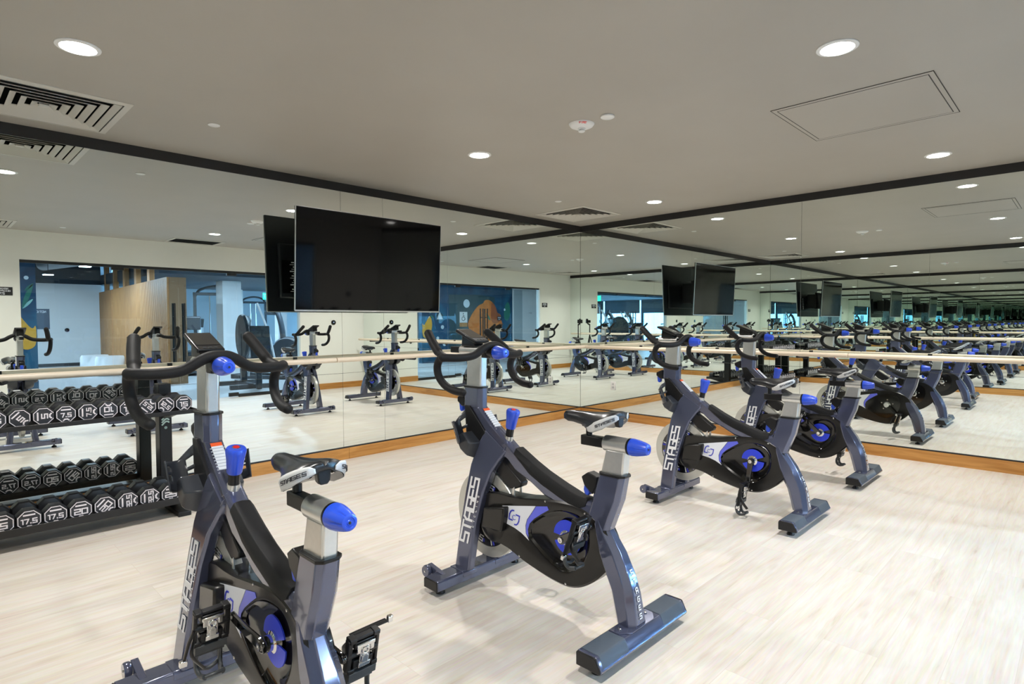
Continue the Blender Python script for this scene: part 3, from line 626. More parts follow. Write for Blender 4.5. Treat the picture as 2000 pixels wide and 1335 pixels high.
    for a0 in (radians(3), radians(183)):
        m_ = 28; aa = [a0 + radians(154) * k / m_ for k in range(m_ + 1)]
        rr = [(.069, 0), (.069, .004), (.024, .004), (.024, 0)]
        secs = [[(-.0215 - h - .006, CR[0] + r * cos(a), CR[1] + r * sin(a)) for r, h in rr] for a in aa]; q.loft(secs)
    q.build('blue_ring', M['ring'], gd)
    q = MB(); q.lathe([(.030, 0), (.030, .016), (.022, .020), (.022, .034), (0, .034)], (-.022, CR[0], CR[1]), (-1, 0, 0), 28); q.lathe([(.030, 0), (.030, .010), (.022, .012), (.022, .034), (0, .034)], (.040, CR[0], CR[1]), (1, 0, 0), 28); q.build('bottom_bracket', M['chrome'], gd)
    q = MB()
    for k in range(5): a = radians(72 * k + 20); q.lathe([(.006, 0), (.006, .003), (0, .004)], (.040, CR[0] + .052 * cos(a), CR[1] + .052 * sin(a)), (1, 0, 0), 12)
    q.build('chainring_bolts', M['chrome'], gd)
    # --- cranks (own origin at the axle; rotated per bike)
    for s in (-1, 1):
        q = MB(); secs = []
        for l, w_, x in [(-.018, .010, .064), (-.012, .017, .064), (0, .0205, .065), (.02, .018, .066), (.08, .0145, .072), (.15, .0135, .078), (.170, .0145, .078), (.180, .010, .078), (.184, .004, .078)]:
            secs.append([(s * (x - .0075), l, -w_ * .8), (s * (x - .0075), l, w_ * .8), (s * (x - .003), l, w_), (s * (x + .006), l, w_ * .85), (s * (x + .006), l, -w_ * .85), (s * (x - .003), l, -w_)])
        q.loft(secs)
        cr = q.build('crank_arm', M['gloss'], t, bevel=.002); cr.location = (0, CR[0], CR[1]); cr['side'] = s
        q = MB(); q.lathe([(.011, 0), (.011, .006), (.006, .006), (.005, .003), (0, .003)], (s * .070, 0, 0), (s, 0, 0), 20); q.build('crank_bolt', M['chrome'], cr)
        if s < 0:
            q = MB(); q.box((-.0665, .085, .0), (.008, .062, .020)); q.build('power_meter', M['plastic'], cr, bevel=.003)
        pd = make_pedal(cr, s); pd.location = (s * .137, .170, 0)
    # --- handlebar column
    q = MB(); strap(q, [((.921, .895), (.822, .895), 0, .022), ((.914, 1.046), (.815, 1.046), 0, .022)], .006); q.build('handlebar_post', M['silver'], t, bevel=.002)
    q = MB(); strap(q, [((.941, .893), (.809, .893), 0, .034), ((.941, .902), (.809, .902), 0, .034)], .018); q.build('post_collar', M['plastic'], t, bevel=.002)
    q = MB(); q.cyl((0, .832, 1.066), (0, .972, 1.066), .0235, n=32); q.bb((-.020, .83, 1.040), (.020, .915, 1.060)); q.build('slider_sleeve', M['silver'], t, bevel=.003)
    q = MB(); q.bb((-.016, .74, 1.052), (.016, 1.042, 1.082)); q.build('slider_bar', M['plastic'], t, bevel=.004)
    q = MB(); q.cyl((0, .735, 1.062), (0, .775, 1.066), .031, n=28); q.box((0, .785, 1.060), (.05, .05, .05)); q.build('bar_clamp', M['plastic'], t, bevel=.005)
    def knob(y0, y1, z, r, nm, tip=.62):
        q = MB(); secs = []; n_ = 48; dirn = 1 if y1 > y0 else -1
        for kk, sc_ in [(0, .80), (.03, .98), (.12, 1.), (.40, .93), (.75, .77), (.93, .66), (.985, .60), (1., .53), (1., .40), (.975, .37), (.975, .22), (1., .18), (1., .01)]:
            secs.append([(r * sc_ * (1 - (.11 if (.2 < kk < .95 and (k % 8) == 0) else 0)) * cos(2 * pi * k / n_), y0 + (y1 - y0) * kk, z + r * sc_ * (1 - (.11 if (.2 < kk < .95 and (k % 8) == 0) else 0)) * sin(2 * pi * k / n_)) for k in range(n_)])
        q.loft(secs); o = q.build(nm, M['blue'], t)
        MB().lathe([(.0035, 0), (.0035, .0012), (0, .0012)], (0, y1, z), (0, dirn, 0), 12).build('knob_screw', M['black'], o)
        MB().cyl((0, y0 - dirn * .0005, z), (0, y0 - dirn * .007, z), r * .97, n=32).build('knob_collar', M['plastic'], o)
        return o
    knob(.737, .672, 1.0605, .0315, 'handlebar_knob')
    # --- handlebar
    q = MB()
    half = [(0, .758, 1.0935), (.03, .759, 1.091), (.062, .763, 1.076), (.095, .769, 1.055), (.13, .776, 1.046), (.18, .790, 1.043), (.225, .808, 1.045), (.240, .822, 1.046)]
    pts = [(-a, b, c) for a, b, c in reversed(half[1:])] + half
    q.tube(catmull(pts, 4), .0175, 16)
    for s in (-1, 1):
        q.sphere((s * .240, .822, 1.046), .0185, 16)
        q.tube(catmull([(s * .236, .820, 1.046), (s * .234, .852, 1.034), (s * .230, .872, 1.000), (s * .226, .866, .960), (s * .221, .832, .925), (s * .216, .780, .905), (s * .212, .725, .899)], 6), .0172, 16)
        q.sphere((s * .212, .724, .899), .0170, 16)
        q.tube(catmull([(s * .222, .820, 1.044), (s * .214, .872, 1.058), (s * .206, .912, 1.084), (s * .196, .955, 1.118), (s * .186, .990, 1.146)], 5), [.0165] * 7 + [.0200] * 14, 16)
        q.sphere((s * .1855, .992, 1.1475), .0198, 16)
    q.build('handlebar', M['rubber'], t)
    # --- console
    c0 = Vector((0, .968, 1.160)); c1 = Vector((0, .828, 1.106)); d = (c0 - c1); L_ = d.length; a_ = math.atan2(d.z, d.y); Rc = Matrix.Rotation(a_, 3, 'X')
    cm = (c0 + c1) / 2
    cs = MB().box(cm, (.088, L_, .016), Rc).build('console', M['plastic'], t, bevel=.005, seg=3)
    q = MB(); q.box(cm + Rc @ Vector((0, .012, .0085)), (.074, L_ * .70, .002), Rc); q.build('console_screen', M['screen'], cs, smooth=False)
    q = MB()
    for a in (-.018, 0, .018): q.box(cm + Rc @ Vector((a, -L_ * .41, .0085)), (.009, .006, .003), Rc)
    q.build('console_buttons', M['trimdark'], cs, bevel=.001)
    q = MB(); q.prism([(.845, 1.085), (.945, 1.085), (.940, 1.143), (.860, 1.112)], yz(0), -.028, .028); q.build('console_mount', M['plastic'], t, bevel=.004)
    # --- brake / resistance knob
    b0 = Vector((0, .661, .668)); b1 = Vector((0, .628, .812)); ax = (b1 - b0); Lk = ax.length; ax.normalize()
    st = MB().lathe([(.0175, .0), (.0175, .075), (0, .075)], b0 - ax * .01, ax, 20).build('resistance_stalk', M['plastic'], t)
    MB().lathe([(.0195, -.016), (.0195, .026), (.0, .026)], b0, ax, 20).build('stalk_sleeve', M['silver'], st)
    q = MB(); secs = []; n_ = 48; u = Vector((1, 0, 0)); w_ = ax.cross(u)
    for h, r in [(.062, .003), (.062, .0205), (.066, .0225), (.11, .0265), (.132, .0305), (.142, .0305), (.147, .027), (.147, .002)]:
        secs.append([b0 + ax * h + (u * cos(2 * pi * k / n_) + w_ * sin(2 * pi * k / n_)) * r * (1 - (.09 if (.069 < h < .143 and k % 8 in (0, 1)) else 0)) for k in range(n_)])
    q.loft(secs); kn = q.build('resistance_knob', M['blue'], t)
    MB().lathe([(.0125, 0), (.0125, .002), (.010, .0025), (0, .0025)], b0 + ax * .147, ax, 24).build('button_ring', M['chrome'], kn)
    MB().lathe([(.010, 0), (.009, .0045), (0, .0055)], b0 + ax * .147, ax, 24).build('stop_button', M['red'], kn)
    # --- bottle holders
    for s in (-1, 1):
        A = Vector((s * .084, .888, .772)); B = Vector((s * .078, .845, .655)); ax2 = (B - A).normalized(); X = Vector((1, 0, 0)); Yb = ax2.cross(X).normalized()
        if Yb.y > 0: Yb = -Yb
        q = MB(); nu, nv = 20, 11; th0 = radians(-8); ids = {}
        for j in range(nv):
            for i in range(nu + 1):
                a = radians(180) + radians(180) * i / nu
                rim = (.020 * (1 - abs(cos(a))) - .026 * cos(a) * s * -1 * .9) * (1 - j / (nv - 1)) ** 2
                p_ = A + (B - A) * (j / (nv - 1)) + ax2 * rim + X * (.050 * cos(a)) + Yb * (.050 * sin(a) + .004)
                ids[(i, j)] = len(q.v); q.v.append(tuple(p_))
        for j in range(nv - 1):
            for i in range(nu):
                hole = (2 <= j <= 3 or 5 <= j <= 6) and (i in (2, 3, 4, 5, 13, 14, 15, 16))
                if not hole: q.f.append((ids[(i, j)], ids[(i + 1, j)], ids[(i + 1, j + 1)], ids[(i, j + 1)]))
        o = q.build('bottle_holder', M['resin'], t); md = o.modifiers.new('Solidify', 'SOLIDIFY'); md.thickness = .004; md.offset = 0
        q = MB(); q.loft([[(s * xx, yy + (.80 - .80) , zz) for yy, zz in ((.800 + e, .650), (.826 + e, .577 + e), (.880, .604 + e * .6), (.903 - e * .5, .637), (.903 - e * .5, .676), (.862, .695))] for xx, e in ((.026, 0), (.060, 0), (.088, .012), (.096, .022))]); q.build('holder_base', M['resin'], o, bevel=.004)
        q = MB(); q.prism([(.912, .81), (.878, .81), (.77, .70), (.775, .62), (.826, .575), (.872, .60), (.90, .66)], yz(0), s * .024, s * .040); q.build('holder_mount', M['plastic'], o, bevel=.003)
    # --- seat group
    q = MB(); strap(q, [((.146, .615), (.044, .615), 0, .023), ((.124, .700), (.036, .700), 0, .023), ((.121, .715), (.034, .715), 0, .023)], .006); sp = q.build('seat_post', M['silver'], t, bevel=.002)
    q = MB(); strap(q, [((.152, .618), (.034, .618), 0, .036), ((.150, .628), (.033, .628), 0, .036)], .016); q.build('seat_collar', M['plastic'], t, bevel=.002)
    q = MB(); q.cyl((0, .022, .7365), (0, .133, .7365), .0305, n=36); q.build('seat_sleeve', M['silver'], sp, bevel=.003)
    q = MB(); q.bb((-.017, .05, .717), (.017, .243, .756)); q.build('seat_slider', M['plastic'], sp, bevel=.004)
    kn = knob(.020, -.053, .7365, .0325, 'seat_knob'); kn.parent = sp
    for ch in kids(kn): ch.parent = kn
    q = MB(); q.cyl((0, .213, .755), (0, .213, .800), .0125, n=16); q.box((0, .213, .803), (.055, .030, .022)); q.build('saddle_clamp', M['plastic'], sp, bevel=.003)
    # saddle
    sd_secs = [  # y, half width, top z, edge z, skirt bottom z
        (.332, .010, .836, .828, .818), (.324, .0205, .842, .829, .812), (.300, .0245, .847, .828, .804), (.255, .0285, .848, .826, .806), (.222, .037, .849, .821, .800), (.196, .050, .850, .815, .791), (.170, .0635, .852, .811, .782),
        (.145, .0735, .855, .815, .783), (.120, .0775, .859, .826, .793), (.100, .0745, .862, .836, .801), (.084, .066, .863, .844, .813), (.072, .054, .863, .849, .822), (.064, .040, .862, .851, .829), (.060, .024, .860, .852, .834)]
    def sk(y):
        T = sorted(sd_secs)
        for a, b in zip(T, T[1:]):
            if y <= b[0]: k = max(0, (y - a[0]) / (b[0] - a[0])); return [a[i] + (b[i] - a[i]) * k for i in range(1, 5)]
        return T[-1][1:]
    def sad_top(u_, y, w_, zt, ze):
        e = abs(u_); gd = .004 + .007 * max(0, min(1, (.20 - y) / .15))
        return ze + (zt - ze) * (1 - e ** 2.3) - gd * max(0, min(1, (.325 - y) / .04)) * math.exp(-(u_ / .20) ** 2)
    def sad_sec(y, w_, zt, ze, zs):
        pts = [(u_ * w_, y, sad_top(u_, y, w_, zt, ze)) for u_ in [-1 + 2 * i / 14 for i in range(15)]]
        pts += [(w_ * 1.01, y, ze * .7 + zs * .3), (w_ * .99, y, ze * .3 + zs * .7), (w_ * .93, y, zs), (w_ * .6, y, zs + (ze - zs) * .35), (0, y, zs + (ze - zs) * .45)]
        return pts + [(-a, b, c) for a, b, c in reversed(pts[15:19])]
    q = MB(); q.loft([sad_sec(*a) for a in sd_secs]); sdl = q.build('saddle', M['leather'], sp, sharp=70)
    for s in (-1, 1):   # grey side trims with lettering
        q = MB(); rows = []; nr = 26
        def outw(y):
            h_ = .002; w0, w1 = sk(y - h_)[0] if y - h_ > .060 else sk(.060)[0], sk(min(y + h_, .332))[0]; d_ = (w1 - w0) / (y + h_ - max(y - h_, .060)); n_ = Vector((1, -d_)); return n_.normalized()
        ys = [.176 - .100 * k / 14 for k in range(15)] + [.076 - .0155 * k / 12 for k in range(1, 13)]
        for i, y in enumerate(ys):
            k = i / nr; w_, zt, ze, zs = sk(y); o_ = outw(y) * .0028
            tp = min(1, k / .18) * min(1, (1 - k) / .10)
            hi = ze + (.004 if k > .2 else 0) - (ze - zs) * .45 * (1 - tp); lo = zs + .001 + (ze - zs) * .12 * max(0, 1 - (1 - k) / .10)
            r_ = []
            for j in range(6):
                z = hi + (lo - hi) * j / 5; f_ = max(0, (ze - z) / max(ze - zs, 1e-4)); x = w_ * (1.01 - .08 * max(0, f_ - .35) / .65) if z <= ze else w_ * .985
                r_.append((s * (x + o_.x), y + o_.y, z))
            rows.append(r_)
        tab = [(0., ys[0])]
        for a_, b_ in zip(ys, ys[1:]): tab.append((tab[-1][0] + math.hypot(a_ - b_, sk(a_)[0] - sk(b_)[0]), b_))
        q.v = [p_ for r_ in rows for p_ in r_]
        q.f = [(i * 6 + j, i * 6 + j + 1, (i + 1) * 6 + j + 1, (i + 1) * 6 + j) for i in range(nr) for j in range(5)]
        o = q.build('side_trim', M['trimgrey'], sdl, sharp=80); md = o.modifiers.new('Solidify', 'SOLIDIFY'); md.thickness = .002; md.offset = 0
        q = MB()
        def sfn(a, b, c):
            t_ = .090 + (a if s < 0 else -a); y = next((p0[1] + (p1[1] - p0[1]) * (t_ - p0[0]) / (p1[0] - p0[0]) for p0, p1 in zip(tab, tab[1:]) if t_ <= p1[0]), ys[-1]); w_, zt, ze, zs = sk(y); o_ = outw(y) * (.0048 + c)
            return (s * (w_ * 1.0 + o_.x), y + o_.y, (ze * .56 + zs * .44) + b)
        text(q, 'STAGES', sfn, .0092, .95, .20, .35, th=.0012); q.build('saddle_lettering', M['inkdark'], sdl, smooth=False)
    q = MB()
    for s in (-1, 1): q.tube(catmull([(s * .010, .312, .818), (s * .016, .29, .808), (s * .020, .24, .800), (s * .020, .16, .800), (s * .024, .10, .818), (s * .03, .07, .830)], 5), .0035, 8)
    q.build('saddle_rails', M['chrome'], sdl)
    q = MB(); q.prism([(-.020, .848), (.020, .848), (.016, .812), (.009, .803), (-.009, .803), (-.016, .812)], lambda a, b, c: (a, .074 + c, b), -.010, .010); q.build('saddle_bumper', M['plastic'], sdl, bevel=.003)
    # --- levers
    q = MB(); q.prism([(.236, .592), (.205, .614), (.160, .602), (.168, .560), (.184, .530), (.222, .560)], yz(0), -.022, .022); o = q.build('seat_lever_housing', M['plastic'], t, bevel=.004)
    q = MB(); q.prism([(.226, .572), (.205, .548), (.202, .530), (.212, .518), (.226, .520), (.233, .540)], yz(0), -.012, .012); q.build('seat_lever', M['blue'], o, bevel=.004)
    q = MB(); q.prism([(.940, .862), (.985, .842), (.985, .820), (.955, .800), (.93, .80)], yz(0), -.022, .022); o = q.build('bar_lever_housing', M['plastic'], t, bevel=.004)
    q = MB(); q.prism([(.972, .826), (.956, .806), (.958, .778), (.968, .770), (.980, .778), (.984, .810)], yz(0), -.012, .012); q.build('bar_lever', M['blue'], o, bevel=.004)
    return t
M['labelgrey'] = P('label_grey', (.42, .45, .50), .5)
M['gloss2'] = P('dish_gloss', (.006, .0055, .005), .10, coat=.7, spec=.3)
M['resin'] = P('slate_resin', (.030, .034, .043), .30, coat=.2)
M['trimdark'] = P('grey_resin', (.045, .050, .055), .4)

bike = make_bike()
BIKES = [(-5.28, -3.39, 'grey spin bike in the left foreground, right beside the dumbbell rack', 9, -78, .0),
         (-4.13, -3.475, 'grey spin bike in the middle foreground, second from the dumbbell rack', 147, -72, .0),
         (-2.316, -3.475, 'grey spin bike right of centre with its near pedal hanging at the bottom', -85, -80, .0),
         (-1.05, -3.475, 'grey spin bike farthest right, closest to the right mirror wall', 46, -74, -.016)]
def setup(b, ca, ped, dz):
    for ch in kids(b):
        n = base(ch.name)
        if n == 'crank_arm':
            s = ch['side']; a = radians(ca) + (pi if s > 0 else 0); ch.rotation_euler = (a, 0, 0)
            for g_ in kids(ch):
                if base(g_.name) == 'pedal': g_.rotation_euler = (radians(ped) - a, 0, 0)
        if n == 'seat_post': ch.location.z = dz
insts = [bike] + [copy_tree(bike) for _ in range(3)]
for b, (x, y, lb, ca, ped, dz) in zip(insts, BIKES):
    b.location = (x, y, 0); b['label'] = lb; setup(b, ca, ped, dz)

# ------------------------------------------------------------------ dumbbell rack and dumbbells
RX0, RX1 = -6.04, -4.80
t = thing('dumbbell_rack', 'black two tier dumbbell rack with a white swirl logo against the back mirror', 'rack', (0, 0, 0))
TIER = {'u': dict(z=.648, R=.0535, lip=(.636, .662), xr=-4.735), 'l': dict(z=.092, R=.061, lip=(.082, .124), xr=-4.775)}
for s, x in ((0, -4.822), (1, RX0 + .04)):
    q = MB(); q.bb((x - .037, -.30, .0), (x + .037, -.20, .80)); q.build('post', M['rackmetal'], t, bevel=.004)
    q = MB(); q.bb((x - .037, -.66, .0), (x + .037, -.14, .03)); q.build('foot', M['rackmetal'], t, bevel=.004)
    if s == 0:
        q = MB()
        for k in range(3): strokes(q, [[(-.020 + .038 * i / 6, -.022 + .017 * k + .013 * sin(pi * i / 6 - .6)) for i in range(7)]], lambda a, b, c: (x + a, -.3005 - c, .560 + b), .009, .001)
        q.lathe([(.009, 0), (.009, .001), (.0055, .001), (.0055, 0)], (x, -.3005, .510), (0, -1, 0), 16); q.build('swirl_logo', M['rackmint'], t, smooth=False)
for k in TIER:
    T_ = TIER[k]
    q = MB(); q.bb((RX0, -.645, T_['z'] - .006), (T_['xr'], -.30, T_['z'])); q.bb((RX0, -.652, T_['lip'][0]), (T_['xr'], -.645, T_['lip'][1])); q.bb((RX0, -.312, T_['z'] - .03), (T_['xr'], -.302, T_['z'] + .012)); q.bb((T_['xr'] - .004, -.65, T_['lip'][0]), (T_['xr'], -.302, T_['lip'][1]))
    q.build('tray', M['rackmetal2'], t, bevel=.002)
    q = MB()
    for x in (RX0 + .04, -4.822): q.prism([(-.60, T_['z'] - .006), (-.30, T_['z'] - .006), (-.30, T_['z'] - .07), (-.34, T_['z'] - .07)], lambda a, b, c: (x + c, a, b), -.02, .02)
    q.build('tray_bracket', M['rackmetal'], t, bevel=.002)

def make_dumbbell(R, num):
    # axis along local y, front head at -y ; origin at centre
    t = thing('dumbbell', 'x', 'dumbbell')
    hl = .25 / 2 + (R - .0535) * 1.4 - .060; L2 = .062 + hl
    q = MB(); q.cyl((0, -.065, 0), (0, .065, 0), .015, n=16); q.build('handle', M['chrome'], t)
    n = 8; of = pi / 8
    for s in (-1, 1):
        q = MB(); secs = []
        for h, r in [(.056, R * .55), (.062, R * .88), (.072, R), (.060 + hl - .012, R), (.060 + hl - .002, R * .97), (.060 + hl, R * .94), (.060 + hl, R * .90)]:
            secs.append([(r * cos(of + 2 * pi * k / n), s * h, r * sin(of + 2 * pi * k / n)) for k in range(n)])
        q.loft(secs); hd = q.build('head', M['urethane'], t, bevel=.004, sharp=25)
        ye = s * (.060 + hl)
        q = MB(); r = R * .93
        q.prism([(r * cos(of + 2 * pi * k / n), r * sin(of + 2 * pi * k / n)) for k in range(n)], lambda a, b, c: (a, ye + s * c, b), -.001, .001); q.build('face_plate', M['urethane2'], hd, smooth=False)
        q = MB(); fn = lambda a, b, c: (-s * a, ye + s * (.0012 + c), b)
        r = R * .84; pl = [(r * cos(of + 2 * pi * k / n), r * sin(of + 2 * pi * k / n)) for k in range(n)]
        # octagon outline open at the bottom with a notch
        k0 = [pl[(5 + 1 + i) % 8] for i in range(8)]
        line = [( .28 * R, -.645 * R)] + [pl[6]] + [pl[7], pl[0], pl[1], pl[2], pl[3], pl[4], pl[5]] + [(-.28 * R, -.775 * R)]
        line = [(.28 * R, -.775 * R), (pl[6][0], pl[6][1]), pl[7], pl[0], pl[1], pl[2], pl[3], pl[4], pl[5], (-.28 * R, -.775 * R)]
        strokes(q, [line], fn, R * .06, .0012)
        strokes(q, [[(-.22 * R, -.62 * R), (-.10 * R, -.52 * R), (.10 * R, -.52 * R), (.22 * R, -.62 * R)], [(-.36 * R, .46 * R), (.36 * R, .46 * R)]], fn, R * .13, .0012)
        h = R * .46 if len(num) <= 2 else R * .38
        text(q, num, lambda a, b, c: fn(a, b - .09 * R, c), h, .90 if len(num) <= 2 else .72, .24, .32, th=.0012)
        q.build('number', M['ink'], hd, smooth=False)
    return t
protos = {}
ROLLN = {0: 'upright', 90: 'turned a quarter left', 180: 'upside down', -90: 'turned a quarter right', 45: 'tilted left', -45: 'tilted right', 135: 'rolled far left', -60: 'tilted right'}
def row(tier, items, x_right, step, R, words):
    T_ = TIER[tier]; seen = {}
    for i, (num, roll) in enumerate(items):
        key = (num, R)
        if key not in protos: protos[key] = o = make_dumbbell(R, num)
        else: o = copy_tree(protos[key])
        o.location = (x_right - i * step, -.485, T_['z'] + R * (cos(pi / 8) if roll % 45 == 0 else 1) + .0012)
        o.rotation_euler = (0, radians(roll), 0)
        seen[num] = seen.get(num, 0) + 1
        pos = 'at the right end of' if i == 0 else ('%s from the right on' % ['', 'second', 'third', 'fourth', 'fifth', 'sixth', 'seventh', 'eighth', 'ninth', 'tenth', 'eleventh'][i])
        o['label'] = 'black octagonal dumbbell marked %s, %s the %s rack tier' % (num, pos, words); o['group'] = 'dumbbells on the %s tier' % words; o['category'] = 'dumbbell'
row('u', [('15', 0), ('12.5', 45), ('12.5', -135), ('10', 0), ('10', 180), ('7.5', -90), ('7.5', 0), ('5', -90), ('5', -45), ('2.5', 0), ('2.5', 180)], -4.80, .0992, .0535, 'upper')
row('l', [('25', 0), ('22.5', -90), ('22.5', -90), ('20', -45), ('20', 0), ('17.5', 0), ('17.5', 0), ('15', 0), ('15', 45)], -4.888, .1135, .061, 'lower')

# ------------------------------------------------------------------ small things on the walls
t = thing('wall_socket', 'white double wall socket plate low on the right mirror', 'socket', (0, -.505, .415))
MB().bb((-.006, -.036, -.052), (0, .036, .052)).build('plate', M['whiteplastic'], t, bevel=.002)
q = MB()
for z in (-.02, .02): q.bb((-.0075, -.014, z - .013), (-.006, .014, z + .013))
q.build('outlet', M['trimgrey'], t, bevel=.001)
def sign(name, x, y, z, w_, h_, lines, label, cat, face=1, bm=None, im=None):
    t = thing(name, label, cat, (x, y, z)); MB().bb((-w_ / 2, 0, -h_ / 2), (w_ / 2, face * .006, h_ / 2)).build('plate', bm or M['black'], t, smooth=False)
    q = MB()
    for s_, zz, hh in lines: text(q, s_, lambda a, b, c: (-face * a, face * (.006 + c), zz + b), hh, .7, .2, .4, th=.001)
    q.build('lettering', im or M['white'], t, smooth=False); return t
sign('occupancy_sign', -5.175, YC, 1.615, .20, .105, [('MAXIMUM', .031, .018), ('OCCUPANCY', .004, .018), ('27', -.030, .024)], 'small black maximum occupancy sign on the white wall beside the glass, seen mirrored', 'sign')
t = thing('thermostat', 'small round black thermostat on the white wall above the bikes, seen in mirror', 'thermostat', (-.62, YC, 1.20))
MB().lathe([(0, 0), (.045, 0), (.045, .012), (.038, .018), (0, .018)], (0, 0, 0), (0, 1, 0), 32).build('dial', M['gloss'], t); MB().bb((-.006, .018, -.003), (.006, .0195, .008)).build('display', M_emit('thermostat_glow', (.5, .6, 1), 2.), t, smooth=False)

# ------------------------------------------------------------------ glass wall to the lobby
def gpane(name, x0, x1, z0, z1, label, extra=None, y=YC - .05):
    t = thing(name, label, 'glass panel', ((x0 + x1) / 2, y, 0), group='glass wall panels'); hw = (x1 - x0) / 2 - .003
    MB().bb((-hw, -.006, z0), (hw, .006, z1)).build('pane', M['glass'], t, smooth=False)
    if extra: extra(t, hw)
    return t
M['edge'] = P('glass_edge', (.25, .55, .75), .2)
def door_extra(hinge):
    def f(t, hw):
        h = 1 if hinge > 0 else -1
        q = MB(); q.bb((h * (hw - .15), -.02, .015), (h * hw, .02, .075)); q.bb((h * (hw - .15), -.02, 1.955), (h * hw, .02, 1.995)); q.build('patch_fitting', M['black'], t, bevel=.002)
        xh = -h * (hw - .065); q = MB()
        for s in (-1, 1): q.cyl((xh, s * .045, .42), (xh, s * .045, 1.50), .014, n=12); 
        for z in (.6, 1.3): q.cyl((xh, -.045, z), (xh, .045, z), .008, n=10)
        q.build('pull_handle', M['black'], t)
    return f
gpane('glass_partition', GX0 + .005, -4.0, .05, 1.992, 'fixed clear glass panel at the mural end of the glass wall')
gpane('glass_door', -4.0, -3.145, .015, 1.995, 'clear glass door leaf hinged next to the fixed mural end panel', door_extra(-1))
gpane('glass_door', -3.145, -2.29, .015, 1.995, 'clear glass door leaf hinged next to the gym end panel', door_extra(1))
gpane('glass_partition', -2.29, GX1 - .005, .05, 1.992, 'fixed clear glass panel at the gym end of the glass wall')
q = MB(); q.bb((GX0, YC - .075, 1.992), (GX1, YC - .025, GZ)); q.bb((GX0, YC - .07, 0), (-4.0, YC - .03, .05)); q.bb((-2.29, YC - .07, 0), (GX1, YC - .03, .05)); q.build('x', M['black'])
tag(bpy.data.objects['x'], kind='structure').name = 'trim_7'

# ------------------------------------------------------------------ lobby and gym beyond the glass
M['gymfloor'] = P('gym_floor', (.42, .43, .44), .35, noise=.12, nscale=3)
M['gymceil'] = P('dark_deck', (.008, .014, .024), .7)
M['gymwall'] = P('gym_white', (.74, .76, .76), .6)
M['bulkhead'] = P('dark_bulkhead', (.010, .022, .036), .6)
M['slat'] = M_wood('oak_slats', (.27, .115, .032), (.42, .205, .07), 'Z', rough=.5)
M['slatback'] = P('slat_backing', (.16, .085, .035), .6)
M['machine'] = P('machine_charcoal', (.014, .020, .027), .4)
M['machinesilver'] = P('machine_silver', (.55, .58, .60), .35, .5)
M['fabricwhite'] = P('pouf_white', (.80, .80, .80), .8)
M['blind'] = P('dark_blind', (.06, .08, .10), .7)
M['duct'] = P('galvanised_duct', (.30, .32, .34), .4, .5)
GYL, GXR, GXL, GZC = -22.0, 9.0, -9.4, 3.0
y0 = YC - .12
struct('floor_lobby', MB().bb((GXL, GYL, -.1), (GXR, YC - .06, 0)), M['gymfloor'], smooth=False)
struct('ceiling_lobby', MB().bb((GXL, GYL, GZC), (GXR, y0, GZC + .1)), M['gymceil'], smooth=False)
struct('wall_lobby_west', MB().bb((GXL - .1, GYL, 0), (GXL, y0, GZC)), M['gymwall'], smooth=False)
q = MB(); q.bb((GXL, y0, 0), (XD - .2, y0 + .1, GZC)); q.bb((.2, y0, 0), (GXR, y0 + .1, GZC)); q.bb((XD - .2, y0, ZC + .1), (.2, y0 + .1, GZC)); struct('wall_lobby_north', q, M['gymwall'], smooth=False)
struct('wall_mural', MB().bb((-8.12, -9.36, 0), (-4.375, -9.2, GZC)), M['mural'], smooth=False)
struct('wall_corridor', MB().bb((GXL, -9.36, 0), (-8.12, -9.2, 2.33)), M['gymwall'], smooth=False)
struct('wall_corridor_top', MB().bb((GXL, -9.36, 2.33), (-8.12, -9.2, GZC)), M['bulkhead'], smooth=False)
struct('wall_lobby_south', MB().bb((GXL, -16.15, 0), (-2.1, -16.0, 2.32)), M['gymwall'], smooth=False)
struct('wall_lobby_top', MB().bb((GXL, -16.15, 2.32), (-2.1, -16.0, GZC)), M['bulkhead'], smooth=False)
struct('baseboard_lobby', MB().bb((GXL, -16.0, 0), (-2.2, -15.98, .09)), M['black'], smooth=False)
struct('wall_gym_south', MB().bb((-2.1, GYL, 0), (GXR, GYL + .1, GZC)), M['gymwall'], smooth=False)
struct('trim_8', MB().bb((-2.1, -16.5, 2.32), (GXR, -10.2, 2.6)), M['bulkhead'], smooth=False)
# mural shapes (flat paint on the wall)
def patch(name, pts, m, parent, lift, it=2, y=-9.2):
    return MB().prism(smooth_loop(pts, it) if it else pts, lambda a, b, c: (a, y + c, b), lift, lift + .0012).build(name, m, parent, smooth=False)
M['mo1'] = P('mural_orange', (.52, .15, .022), .6, noise=.35, nscale=6); M['mo2'] = P('mural_rust', (.30, .075, .02), .6, noise=.3, nscale=6); M['mo3'] = P('mural_yellow', (.72, .36, .03), .6, noise=.25, nscale=8)
M['mg'] = P('mural_green', (.02, .16, .11), .6); M['ml'] = P('mural_mint', (.32, .62, .55), .6); M['mw'] = P('mural_pale', (.70, .80, .85), .6); M['mb'] = P('mural_grey', (.020, .055, .068), .6)
mu = thing('mural', 'large fruit and leaf mural on a teal wall across the corridor, seen mirrored', 'mural', (0, 0, 0))
patch('grey_field', [(-5.39, .0), (-5.39, 2.03), (-6.6, 2.06), (-7.3, 2.0), (-7.3, 0)], M['mb'], mu, .0005, 0)
